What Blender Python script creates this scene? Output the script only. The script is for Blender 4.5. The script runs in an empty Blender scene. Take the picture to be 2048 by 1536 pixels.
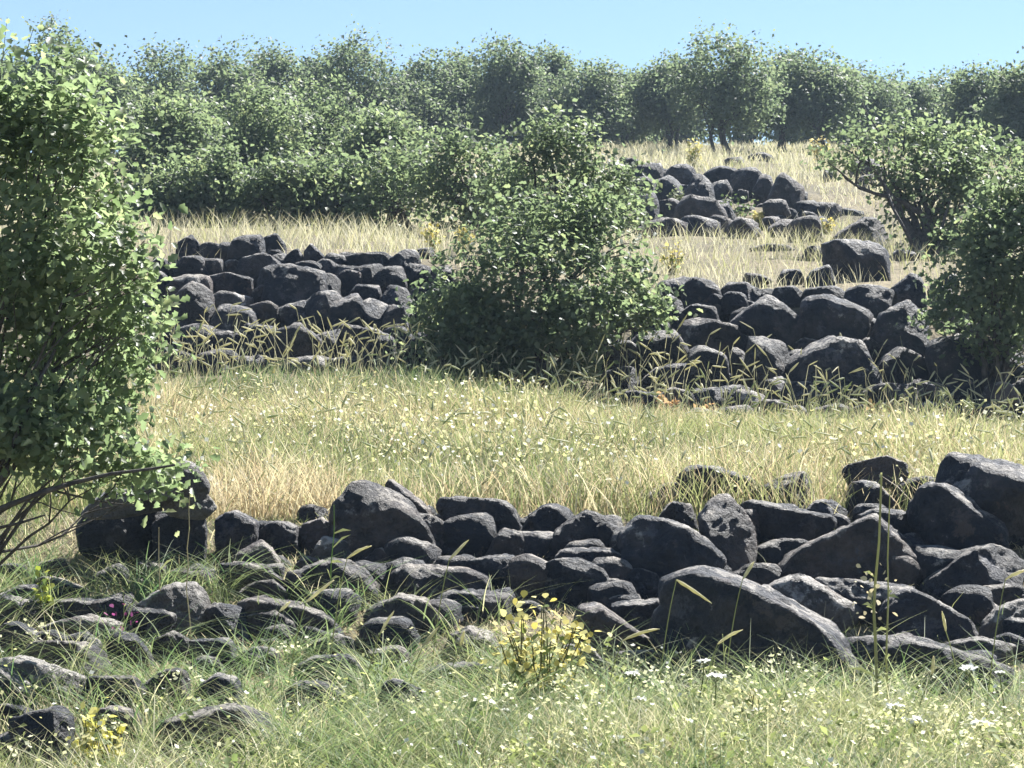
import bpy, math, random
import numpy as np
from mathutils import Vector

# ---------------------------------------------------------------- camera, sky, sun, exposure
SC = bpy.context.scene
COL = SC.collection
F = 5268.0            # focal length in photo pixels (2048 px wide frame)
V0 = 900.0            # photo row of the horizon
cam_d = bpy.data.cameras.new("camera")
cam = bpy.data.objects.new("camera", cam_d)
COL.objects.link(cam)
cam_d.sensor_width = 36.0
cam_d.lens = 36.0 * F / 2048.0
cam_d.shift_y = (V0 - 768.0) / 2048.0
cam_d.clip_end = 3000
cam.location = (0, 0, 0)
cam.rotation_euler = (math.radians(90), 0, 0)
SC.camera = cam

SUN_EL, SUN_AZ = math.radians(50), math.radians(42)    # azimuth from the view direction towards the right
sd = Vector((math.sin(SUN_AZ) * math.cos(SUN_EL), math.cos(SUN_AZ) * math.cos(SUN_EL), math.sin(SUN_EL)))
sun_d = bpy.data.lights.new("sun", 'SUN')
sun_d.energy = 5.0
sun_d.angle = math.radians(0.5)
sun_d.color = (1.0, 0.975, 0.93)
sun = bpy.data.objects.new("sun", sun_d)
sun.rotation_euler = sd.to_track_quat('Z', 'Y').to_euler()
COL.objects.link(sun)

W = bpy.data.worlds.new("World")
SC.world = W
W.use_nodes = True
wn = W.node_tree.nodes
wl = W.node_tree.links
bg = wn["Background"]
sky = wn.new("ShaderNodeTexSky")
sky.sky_type = 'NISHITA'
sky.sun_disc = False
sky.sun_elevation = SUN_EL
sky.sun_rotation = SUN_AZ
sky.altitude = 1200
sky.air_density = 1.0
sky.dust_density = 0.0
sky.ozone_density = 2.4
wl.new(sky.outputs[0], bg.inputs[0])
bg.inputs[1].default_value = 0.052

SC.view_settings.view_transform = 'Standard'
SC.view_settings.look = 'None'
SC.view_settings.gamma = 1.0
SC.view_settings.use_curve_mapping = False
SC.view_settings.exposure = 1.6
SC.render.engine = 'CYCLES'
SC.cycles.max_bounces = 8
SC.cycles.diffuse_bounces = 4
SC.cycles.transmission_bounces = 4
SC.cycles.transparent_max_bounces = 4
SC.cycles.volume_bounces = 0
SC.cycles.sample_clamp_indirect = 6.0
SC.cycles.use_denoising = True

rng = np.random.default_rng(7)
random.seed(7)

# ---------------------------------------------------------------- helpers
def P(u, v, d):
    return np.array([(u - 1024.0) / F * d, d, (V0 - v) / F * d])

def tag(o, label=None, cat=None, group=None, kind=None):
    if label: o["label"] = label
    if cat: o["category"] = cat
    if group: o["group"] = group
    if kind: o["kind"] = kind
    return o

def empty(name, loc, label, cat, group=None):
    o = bpy.data.objects.new(name, None)
    o.empty_display_size = 0.1
    o.location = loc
    COL.objects.link(o)
    return tag(o, label, cat, group)

def link_mesh(name, me, mat, parent=None, loc=None):
    o = bpy.data.objects.new(name, me)
    if mat is not None and not me.materials: me.materials.append(mat)
    if loc is not None: o.location = loc
    if parent is not None: o.parent = parent
    COL.objects.link(o)
    return o

def mesh_np(name, V, faces_flat, sizes, smooth=False, attrs=None):
    """V (n,3); faces_flat: vertex indices; sizes: corners per face."""
    me = bpy.data.meshes.new(name)
    V = np.ascontiguousarray(V, dtype=np.float32)
    faces_flat = np.ascontiguousarray(faces_flat, dtype=np.int32)
    sizes = np.ascontiguousarray(sizes, dtype=np.int32)
    me.vertices.add(len(V)); me.vertices.foreach_set("co", V.ravel())
    me.loops.add(len(faces_flat)); me.loops.foreach_set("vertex_index", faces_flat)
    me.polygons.add(len(sizes))
    starts = np.concatenate([[0], np.cumsum(sizes)[:-1]]).astype(np.int32)
    me.polygons.foreach_set("loop_start", starts)
    me.polygons.foreach_set("loop_total", sizes)
    if smooth: me.polygons.foreach_set("use_smooth", np.ones(len(sizes), dtype=bool))
    for an, (typ, dat) in (attrs or {}).items():
        a = me.attributes.new(an, typ, 'POINT')
        dat = np.ascontiguousarray(dat, dtype=np.float32)
        a.data.foreach_set("color" if typ == 'FLOAT_COLOR' else "value", dat.ravel())
    me.update(calc_edges=True)
    return me

def stamp(tv, tf, pos, rot, scale):
    """copies of a template: pos (n,3), rot (n,3,3) columns = local axes, scale (n,) or (n,3)"""
    n, k = len(pos), len(tv)
    scale = np.asarray(scale, dtype=float)
    if scale.ndim == 1: scale = np.repeat(scale[:, None], 3, 1)
    V = np.einsum('nij,nkj->nki', rot, tv[None] * scale[:, None, :]) + pos[:, None, :]
    flat = np.concatenate([np.array(f) for f in tf])
    sizes = np.array([len(f) for f in tf])
    FF = (flat[None] + (np.arange(n) * k)[:, None]).ravel()
    return V.reshape(-1, 3), FF, np.tile(sizes, n)

def frames(normal, spin):
    """rotation matrices whose z axis is normal, spun by spin"""
    n = normal / np.linalg.norm(normal, axis=1, keepdims=True)
    ref = np.where(np.abs(n[:, 2:3]) < 0.9, np.array([[0, 0, 1.0]]), np.array([[1.0, 0, 0]]))
    a = np.cross(ref, n); a /= np.linalg.norm(a, axis=1, keepdims=True)
    b = np.cross(n, a)
    c, s = np.cos(spin)[:, None], np.sin(spin)[:, None]
    return np.stack([a * c + b * s, -a * s + b * c, n], axis=2)

def _hash(ix, iy, iz, seed):
    h = (ix.astype(np.int64) * 374761393 + iy.astype(np.int64) * 668265263 + iz.astype(np.int64) * 2147483647 + seed * 974711) & 0xFFFFFFFF
    h = ((h ^ (h >> 13)) * 1274126177) & 0xFFFFFFFF
    h = h ^ (h >> 16)
    return (h & 0xFFFF) / 32767.5 - 1.0

def vnoise(p, seed=0):
    i = np.floor(p).astype(np.int64); f = p - i
    f = f * f * (3 - 2 * f)
    r = 0
    for dx in (0, 1):
        for dy in (0, 1):
            for dz in (0, 1):
                w = (f[:, 0] if dx else 1 - f[:, 0]) * (f[:, 1] if dy else 1 - f[:, 1]) * (f[:, 2] if dz else 1 - f[:, 2])
                r = r + w * _hash(i[:, 0] + dx, i[:, 1] + dy, i[:, 2] + dz, seed)
    return r

def fbm(p, seed=0, oct=4):
    r, a = 0, 1.0
    for k in range(oct):
        r = r + a * vnoise(p * 2 ** k, seed + k * 17); a *= 0.5
    return r

# ---------------------------------------------------------------- terrain shape
TU = np.array([-100, 200, 450, 700, 1024, 1300, 1700, 2048, 2300.0])
TT = [
 (11.0, [1560]*9),
 (14.2, [1290,1290,1310,1340,1350,1380,1395,1400,1400]),
 (15.2, [1190,1190,1200,1210,1215,1230,1240,1240,1240]),
 (15.8, [1130,1125,1125,1130,1130,1140,1140,1140,1140]),
 (16.4, [1030,1030,1045,1045,1050,1040,1040,1030,1030]),
 (17.2, [1010,1005,1020,1015,1020,1010,1000,990,990]),
 (21.0, [885,885,882,880,880,885,890,890,890]),
 (25.0, [775,760,755,750,765,800,830,840,840]),
 (25.6, [745,735,735,735,740,770,790,800,800]),
 (27.4, [540,535,525,525,545,585,592,600,600]),
 (29.0, [515,510,505,505,525,560,565,575,575]),
 (36.0, [470,465,465,465,475,495,500,520,520]),
 (43.0, [445,440,440,440,445,465,445,455,450]),
 (47.5, [415,410,410,410,400,360,385,410,410]),
 (60.0, [370,360,350,345,340,332,335,345,350]),
 (85.0, [330,320,310,305,300,298,300,310,315]),
 (100.0,[322,312,303,298,294,292,294,305,310]),
]
TD = np.array([0.0, 6.0] + [t[0] for t in TT] + [140.0, 1200.0])
_Z = [[-1.6]*9, [-1.5]*9] + [[(V0 - r) / F * t[0] for r in t[1]] for t in TT]
_Z += [list(_Z[-1]), list(np.array(_Z[-1]) - 6)]
TZ = np.array(_Z)

def ground_ud(u, d):
    u = np.clip(np.asarray(u, float), TU[0], TU[-1]); d = np.clip(np.asarray(d, float), TD[0], TD[-1])
    u, d = np.broadcast_arrays(u, d)
    iu = np.clip(np.searchsorted(TU, u, side='right') - 1, 0, len(TU) - 2)
    idd = np.clip(np.searchsorted(TD, d, side='right') - 1, 0, len(TD) - 2)
    fu = (u - TU[iu]) / (TU[iu + 1] - TU[iu]); fd = (d - TD[idd]) / (TD[idd + 1] - TD[idd])
    return (TZ[idd, iu] * (1 - fu) + TZ[idd, iu + 1] * fu) * (1 - fd) + (TZ[idd + 1, iu] * (1 - fu) + TZ[idd + 1, iu + 1] * fu) * fd

def ground(x, y):
    x = np.asarray(x, float); y = np.asarray(y, float)
    yy = np.maximum(y, 4.0)
    z = ground_ud(1024 + x / yy * F, y)
    p = np.stack([x * 0.9, y * 0.9, np.zeros_like(x)], -1).reshape(-1, 3)
    n = fbm(p, 5, 3).reshape(x.shape)
    return z + n * 0.035 * np.clip(y / 20, 0.6, 3)

DS = np.linspace(8.0, 100, 4000)
def hit(u, v, dmin=8.0, dmax=100.0):
    """distance at which the sight line of photo point (u, v) meets the ground"""
    rows = V0 - ground_ud(np.full_like(DS, u), DS) * F / DS
    ok = (DS >= dmin) & (DS <= dmax) & (rows <= v)
    if ok.any(): return float(DS[np.argmax(ok)])
    return dmax

# ---------------------------------------------------------------- materials
def newmat(name):
    m = bpy.data.materials.new(name); m.use_nodes = True
    nt = m.node_tree
    for n in list(nt.nodes): nt.nodes.remove(n)
    out = nt.nodes.new("ShaderNodeOutputMaterial")
    return m, nt, nt.nodes, nt.links, out

def ramp(N, pts):
    r = N.new("ShaderNodeValToRGB")
    while len(r.color_ramp.elements) < len(pts): r.color_ramp.elements.new(0.5)
    for e, (p, c) in zip(r.color_ramp.elements, pts):
        e.position = p; e.color = (c[0], c[1], c[2], 1) if not isinstance(c, (int, float)) else (c, c, c, 1)
    return r

def rock_mat(name, dark, mid, pale, lichen_lit_at, mid_at, crust=((0.085, 0.090, 0.108), (0.10, 0.076, 0.064))):
    m, nt, N, L, out = newmat(name)
    tc = N.new("ShaderNodeTexCoord"); oi = N.new("ShaderNodeObjectInfo")
    off = N.new("ShaderNodeVectorMath"); off.operation = 'MULTIPLY_ADD'
    comb = N.new("ShaderNodeCombineXYZ")
    for k in range(3): L.new(oi.outputs["Random"], comb.inputs[k])
    L.new(comb.outputs[0], off.inputs[0]); off.inputs[1].default_value = (37, 61, 17); L.new(tc.outputs["Object"], off.inputs[2])
    def noise(scale, det, rough=0.6):
        n = N.new("ShaderNodeTexNoise"); n.inputs["Scale"].default_value = scale; n.inputs["Detail"].default_value = det
        n.inputs["Roughness"].default_value = rough; L.new(off.outputs[0], n.inputs["Vector"]); return n
    n1, n2, n3, n4 = noise(3.0, 7, 0.62), noise(6.0, 9, 0.72), noise(26, 5), noise(95, 3)
    r1 = ramp(N, [(mid_at - 0.05, 0.0), (mid_at + 0.07, 1.0)]); L.new(n1.outputs[0], r1.inputs[0])
    mx1 = N.new("ShaderNodeMix"); mx1.data_type = 'RGBA'
    L.new(r1.outputs[0], mx1.inputs[0]); mx1.inputs[6].default_value = (*dark, 1); mx1.inputs[7].default_value = (*mid, 1)
    # fine speckle
    r3 = ramp(N, [(0.3, 0.7), (0.72, 1.3)]); L.new(n3.outputs[0], r3.inputs[0])
    mul = N.new("ShaderNodeMix"); mul.data_type = 'RGBA'; mul.blend_type = 'MULTIPLY'; mul.inputs[0].default_value = 1
    L.new(mx1.outputs[2], mul.inputs[6]); L.new(r3.outputs[0], mul.inputs[7])
    # lichen patches, made paler on upward faces to paint in sunlit tops and rims
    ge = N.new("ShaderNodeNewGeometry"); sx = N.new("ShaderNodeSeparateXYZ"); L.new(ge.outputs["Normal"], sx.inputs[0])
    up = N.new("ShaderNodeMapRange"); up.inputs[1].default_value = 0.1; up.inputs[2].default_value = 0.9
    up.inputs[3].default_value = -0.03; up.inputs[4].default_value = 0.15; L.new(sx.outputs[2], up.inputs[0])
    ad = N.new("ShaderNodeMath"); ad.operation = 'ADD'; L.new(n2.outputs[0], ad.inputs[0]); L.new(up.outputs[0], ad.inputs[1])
    r2 = ramp(N, [(lichen_lit_at, 0.0), (lichen_lit_at + 0.07, 0.85)]); L.new(ad.outputs[0], r2.inputs[0])
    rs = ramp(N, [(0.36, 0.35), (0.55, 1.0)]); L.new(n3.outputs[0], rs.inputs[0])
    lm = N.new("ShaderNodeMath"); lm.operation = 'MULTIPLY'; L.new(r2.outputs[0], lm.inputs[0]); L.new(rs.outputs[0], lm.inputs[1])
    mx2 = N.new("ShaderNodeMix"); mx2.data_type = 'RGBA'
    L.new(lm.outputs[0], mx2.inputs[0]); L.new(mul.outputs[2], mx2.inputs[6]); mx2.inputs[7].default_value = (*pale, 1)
    # grey and rusty crust flakes on any face
    n5 = noise(4.6, 10, 0.75); n6 = noise(1.7, 3, 0.5)
    r5 = ramp(N, [(0.545, 0.0), (0.60, 0.8)]); L.new(n5.outputs[0], r5.inputs[0])
    r6 = ramp(N, [(0.40, crust[0]), (0.60, crust[1])]); L.new(n6.outputs[0], r6.inputs[0])
    mx3 = N.new("ShaderNodeMix"); mx3.data_type = 'RGBA'
    L.new(r5.outputs[0], mx3.inputs[0]); L.new(mx2.outputs[2], mx3.inputs[6]); L.new(r6.outputs[0], mx3.inputs[7])
    hv = N.new("ShaderNodeHueSaturation"); L.new(mx3.outputs[2], hv.inputs["Color"])
    vr = N.new("ShaderNodeMapRange"); vr.inputs[3].default_value = 0.75; vr.inputs[4].default_value = 1.3
    L.new(oi.outputs["Random"], vr.inputs[0]); L.new(vr.outputs[0], hv.inputs["Value"])
    b = N.new("ShaderNodeBsdfPrincipled"); L.new(hv.outputs[0], b.inputs["Base Color"])
    b.inputs["Roughness"].default_value = 0.62; b.inputs["Specular IOR Level"].default_value = 0.5
    hs = N.new("ShaderNodeMath"); hs.operation = 'MULTIPLY_ADD'; L.new(n4.outputs[0], hs.inputs[0]); hs.inputs[1].default_value = 0.3; L.new(n3.outputs[0], hs.inputs[2])
    hs2 = N.new("ShaderNodeMath"); hs2.operation = 'MULTIPLY_ADD'; L.new(n2.outputs[0], hs2.inputs[0]); hs2.inputs[1].default_value = 2.0; L.new(hs.outputs[0], hs2.inputs[2])
    bp = N.new("ShaderNodeBump"); bp.inputs["Strength"].default_value = 1.0; bp.inputs["Distance"].default_value = 0.052
    L.new(hs2.outputs[0], bp.inputs["Height"]); L.new(bp.outputs[0], b.inputs["Normal"])
    L.new(b.outputs[0], out.inputs[0])
    return m

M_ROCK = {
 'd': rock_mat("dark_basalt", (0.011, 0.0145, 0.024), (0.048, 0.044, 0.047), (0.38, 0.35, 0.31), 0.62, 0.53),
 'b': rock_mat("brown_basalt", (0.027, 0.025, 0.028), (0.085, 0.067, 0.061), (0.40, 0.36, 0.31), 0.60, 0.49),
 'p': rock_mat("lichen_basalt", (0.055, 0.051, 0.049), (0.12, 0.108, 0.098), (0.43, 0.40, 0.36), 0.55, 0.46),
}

def leaf_mat(name, c0, c1, c2, trans, tcol, rough=0.42, tfac=0.5):
    m, nt, N, L, out = newmat(name)
    at = N.new("ShaderNodeAttribute"); at.attribute_name = "tint"
    r = ramp(N, [(0.0, c0), (0.55, c1), (1.0, c2)]); L.new(at.outputs["Fac"], r.inputs[0])
    b = N.new("ShaderNodeBsdfPrincipled"); L.new(r.outputs[0], b.inputs["Base Color"])
    b.inputs["Roughness"].default_value = rough; b.inputs["Specular IOR Level"].default_value = 0.5
    tr = N.new("ShaderNodeBsdfTranslucent")
    tm = N.new("ShaderNodeMix"); tm.data_type = 'RGBA'; tm.blend_type = 'MULTIPLY'; tm.inputs[0].default_value = 1
    L.new(r.outputs[0], tm.inputs[6]); tm.inputs[7].default_value = (*tcol, 1); L.new(tm.outputs[2], tr.inputs[0])
    mx = N.new("ShaderNodeMixShader"); mx.inputs[0].default_value = tfac
    L.new(b.outputs[0], mx.inputs[1]); L.new(tr.outputs[0], mx.inputs[2]); L.new(mx.outputs[0], out.inputs[0])
    return m

M_LEAF_NEAR = leaf_mat("near_oak_leaf", (0.070, 0.098, 0.048), (0.122, 0.155, 0.090), (0.195, 0.215, 0.12), 0.4, (2.6, 2.65, 2.2), 0.45, 0.55)
M_LEAF_MID = leaf_mat("mid_oak_leaf", (0.068, 0.092, 0.054), (0.102, 0.132, 0.080), (0.155, 0.175, 0.10), 0.4, (2.5, 2.5, 2.0), 0.5, 0.55)
M_LEAF_FAR = leaf_mat("far_oak_leaf", (0.066, 0.088, 0.054), (0.092, 0.119, 0.076), (0.14, 0.16, 0.098), 0.4, (2.45, 2.45, 2.0), 0.55, 0.55)

def col_mat(name, tfac=0.45, rough=0.6, tcol=(1.25, 1.25, 1.0)):
    m, nt, N, L, out = newmat(name)
    at = N.new("ShaderNodeAttribute"); at.attribute_name = "col"
    b = N.new("ShaderNodeBsdfPrincipled"); L.new(at.outputs["Color"], b.inputs["Base Color"])
    b.inputs["Roughness"].default_value = rough; b.inputs["Specular IOR Level"].default_value = 0.35
    tr = N.new("ShaderNodeBsdfTranslucent")
    tm = N.new("ShaderNodeMix"); tm.data_type = 'RGBA'; tm.blend_type = 'MULTIPLY'; tm.inputs[0].default_value = 1
    L.new(at.outputs["Color"], tm.inputs[6]); tm.inputs[7].default_value = (*tcol, 1); L.new(tm.outputs[2], tr.inputs[0])
    mx = N.new("ShaderNodeMixShader"); mx.inputs[0].default_value = tfac
    L.new(b.outputs[0], mx.inputs[1]); L.new(tr.outputs[0], mx.inputs[2]); L.new(mx.outputs[0], out.inputs[0])
    return m
M_GRASS = col_mat("grass_blade", tcol=(1.2, 1.22, 1.05))
M_PETAL = col_mat("petal", 0.4, 0.7, (1.0, 1.0, 0.95))

def bark_mat():
    m, nt, N, L, out = newmat("oak_bark")
    tc = N.new("ShaderNodeTexCoord")
    n = N.new("ShaderNodeTexNoise"); n.inputs["Scale"].default_value = 22; n.inputs["Detail"].default_value = 6
    L.new(tc.outputs["Object"], n.inputs["Vector"])
    r = ramp(N, [(0.3, (0.028, 0.024, 0.022)), (0.7, (0.095, 0.082, 0.072))]); L.new(n.outputs[0], r.inputs[0])
    b = N.new("ShaderNodeBsdfPrincipled"); L.new(r.outputs[0], b.inputs["Base Color"]); b.inputs["Roughness"].default_value = 0.85
    bp = N.new("ShaderNodeBump"); bp.inputs["Strength"].default_value = 0.7; bp.inputs["Distance"].default_value = 0.02
    L.new(n.outputs[0], bp.inputs["Height"]); L.new(bp.outputs[0], b.inputs["Normal"]); L.new(b.outputs[0], out.inputs[0])
    return m
M_BARK = bark_mat()

def soil_mat():
    m, nt, N, L, out = newmat("dry_stony_soil")
    tc = N.new("ShaderNodeTexCoord")
    def noise(s, d):
        n = N.new("ShaderNodeTexNoise"); n.inputs["Scale"].default_value = s; n.inputs["Detail"].default_value = d
        L.new(tc.outputs["Object"], n.inputs["Vector"]); return n
    n1, n2 = noise(0.6, 6), noise(14, 8)
    r1 = ramp(N, [(0.3, (0.10, 0.085, 0.05)), (0.7, (0.21, 0.17, 0.10))]); L.new(n1.outputs[0], r1.inputs[0])
    r2 = ramp(N, [(0.3, 0.4), (0.7, 1.35)]); L.new(n2.outputs[0], r2.inputs[0])
    mu = N.new("ShaderNodeMix"); mu.data_type = 'RGBA'; mu.blend_type = 'MULTIPLY'; mu.inputs[0].default_value = 1
    L.new(r1.outputs[0], mu.inputs[6]); L.new(r2.outputs[0], mu.inputs[7])
    b = N.new("ShaderNodeBsdfPrincipled"); L.new(mu.outputs[2], b.inputs["Base Color"]); b.inputs["Roughness"].default_value = 0.95
    bp = N.new("ShaderNodeBump"); bp.inputs["Strength"].default_value = 0.9; bp.inputs["Distance"].default_value = 0.052
    L.new(n2.outputs[0], bp.inputs["Height"]); L.new(bp.outputs[0], b.inputs["Normal"]); L.new(b.outputs[0], out.inputs[0])
    return m
M_SOIL = soil_mat()

# ---------------------------------------------------------------- ground
def build_ground():
    xs = np.concatenate([np.linspace(-400, -45, 22)[:-1], np.linspace(-45, -12, 60)[:-1], np.linspace(-12, 12, 200)[:-1], np.linspace(12, 45, 60)[:-1], np.linspace(45, 400, 22)])
    ys = np.concatenate([np.linspace(-60, 8, 20)[:-1], np.linspace(8, 30, 200)[:-1], np.linspace(30, 60, 100)[:-1], np.linspace(60, 120, 60)[:-1], np.linspace(120, 1000, 30)])
    X, Y = np.meshgrid(xs, ys)
    Z = ground(X, Y)
    V = np.stack([X, Y, Z], -1).reshape(-1, 3)
    nx, ny = len(xs), len(ys)
    i = (np.arange(ny - 1)[:, None] * nx + np.arange(nx - 1)[None]).ravel()
    FF = np.stack([i, i + 1, i + nx + 1, i + nx], 1).ravel()
    me = mesh_np("ground", V, FF, np.full(len(i), 4), smooth=True)
    tag(link_mesh("ground", me, M_SOIL), kind="structure")
build_ground()

# ---------------------------------------------------------------- rocks
import bmesh
def ico(sub):
    bm = bmesh.new(); bmesh.ops.create_icosphere(bm, subdivisions=sub, radius=1.0)
    V = np.array([v.co[:] for v in bm.verts]); FF = np.array([[v.index for v in f.verts] for f in bm.faces])
    bm.free(); return V / np.linalg.norm(V, axis=1, keepdims=True), FF
ICO = {3: ico(4), 4: ico(5), 2: ico(3)}

def hull2(p):
    """convex outline, anticlockwise"""
    pts = sorted(map(tuple, p))
    def half(pp):
        h = []
        for c in pp:
            while len(h) > 1 and (h[-1][0] - h[-2][0]) * (c[1] - h[-2][1]) - (h[-1][1] - h[-2][1]) * (c[0] - h[-2][0]) <= 0: h.pop()
            h.append(c)
        return h[:-1]
    return np.array(half(pts) + half(pts[::-1]))

ROCKN = [0]
RPOS = []
def rock(pts, label, tone='d', d=None, rng_d=(8, 100), depth=None, sink=0.16, group=None, name="rock", res=4, rough=1.0, lean=0.08, sharp=(22, 70), grow=1.07):
    """a stone whose silhouette towards the camera follows pts (photo pixels); standing on the ground, with its own distance and thickness"""
    pts = np.array(pts, float)
    ROCKN[0] += 1; seed = ROCKN[0] * 13 + 5
    r = np.random.default_rng(seed)
    u0, u1, v0, v1 = pts[:, 0].min(), pts[:, 0].max(), pts[:, 1].min(), pts[:, 1].max()
    uc, vc = (u0 + u1) / 2, (v0 + v1) / 2
    if d is None: d = hit(uc, v1 - 0.12 * (v1 - v0), *rng_d)
    pts = np.array([uc, vc]) + (pts - np.array([uc, vc])) * grow
    u0, u1, v0, v1 = pts[:, 0].min(), pts[:, 0].max(), pts[:, 1].min(), pts[:, 1].max()
    s = d / F
    # polygon about its centre, in metres, lower part pushed into the ground
    q = np.stack([(pts[:, 0] - uc) * s, (vc - pts[:, 1]) * s], 1)
    hw, hh = (u1 - u0) / 2 * s, (v1 - v0) / 2 * s
    low = q[:, 1] < -0.3 * hh
    q[low, 1] -= sink * 2 * hh
    D = depth if depth else min(0.55 * (hw + hh) , 1.15 * min(hw, hh) + 0.12) * r.uniform(0.85, 1.15)
    V, FF = ICO[res]
    hull = hull2(q)
    N, Cc = [], []
    m = len(hull)
    for k in range(m):
        a, b = hull[k], hull[(k + 1) % m]
        e = b - a; L = np.hypot(*e)
        if L < 1e-4: continue
        nx, nz = e[1] / L, -e[0] / L
        for ty in (r.uniform(-0.14, 0.08), r.uniform(0.0, 0.7)):
            n = np.array([nx, ty, nz]); n /= np.linalg.norm(n)
            N.append(n); Cc.append(max(n[0] * p_[0] + n[2] * p_[1] for p_ in hull))
    for sgn in (-1, 1):
        for k in range(int(r.integers(3, 6))):
            n = np.array([r.normal() * 0.42, sgn * 1.0, r.normal() * 0.30 + 0.10]); n /= np.linalg.norm(n)
            N.append(n); Cc.append(D * r.uniform(0.72, 1.0) * abs(n[1]) + 0.30 * (hw * abs(n[0]) + hh * abs(n[2])))
    N, Cc = np.array(N), np.maximum(np.array(Cc), 0.02)
    pr = r.uniform(*sharp)
    def radial(N, Cc):
        dd = np.maximum(V @ N.T, 0) / Cc[None]
        mx = dd.max(1, keepdims=True)
        return 1.0 / (mx[:, 0] * np.power(np.power(dd / mx, pr).sum(1), 1 / pr))
    X = V * radial(N, Cc)[:, None]
    # chipped corners
    n2 = r.normal(size=(8, 3)); n2 /= np.linalg.norm(n2, axis=1, keepdims=True)
    c2 = (X @ n2.T).max(0) * r.uniform(0.80, 0.95, 8)
    X = V * radial(np.concatenate([N, n2]), np.concatenate([Cc, c2]))[:, None]
    size = (hw + hh) / 2
    nv = V
    X = X + nv * (fbm(X / size * 1.5 + seed, seed, 3) * 0.035 * size * rough)[:, None]
    X = X + nv * (fbm(X / size * 5.5 + seed * 3, seed + 9, 4) * 0.034 * size * rough)[:, None]
    tilt = r.uniform(-0.6, 0.6)
    qq = np.stack([X[:, 0] * 1.1, X[:, 1] * 1.1, (X[:, 2] + tilt * X[:, 0]) * 3.0], 1) / size
    crack = np.clip(0.10 - np.abs(vnoise(qq + seed * 5, seed + 31)), 0, 1)
    X = X - nv * (crack * 0.5 * size * rough)[:, None]
    for ax, k in ((0, 0), (2, 1)):
        lo, hi = X[:, ax].min(), X[:, ax].max(); a0, a1 = q[:, k].min(), q[:, k].max()
        X[:, ax] = a0 + (X[:, ax] - lo) * (a1 - a0) / (hi - lo)
    X[:, 1] += lean * (X[:, 2] + hh)         # the face leans back a little
    me = mesh_np(name, X, FF.ravel(), np.full(len(FF), 3), smooth=True)
    c = P(uc, vc, d); c[1] += D * 0.35
    base = np.array([0, 0, -hh])
    X = X - base
    me.vertices.foreach_set("co", X.astype(np.float32).ravel())
    me.update()
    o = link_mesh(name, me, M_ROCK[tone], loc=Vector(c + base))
    RPOS.append((c[0], d, hw))
    tag(o, label, "rock", group)
    return o

def blob(cx, cy, w, h, seed, n=9, peak=0.0):
    """rounded stone outline in photo pixels"""
    r = np.random.default_rng(seed)
    n = int(r.integers(6, 9))
    a = np.linspace(0, 2 * math.pi, n, endpoint=False) + r.uniform(-0.36, 0.36, n) + r.uniform(0, 1)
    rr = r.uniform(0.82, 1.14, n)
    e = 2.0 / 2.6
    x = np.sign(np.cos(a)) * np.abs(np.cos(a)) ** e; y = np.sign(np.sin(a)) * np.abs(np.sin(a)) ** e
    y = np.where(y < 0, y * (1 + peak * (1 - np.abs(x))), y)
    return np.stack([cx + x * w / 2 * rr, cy + y * h / 2 * rr], 1)

FR = (14.0, 16.6)
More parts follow.
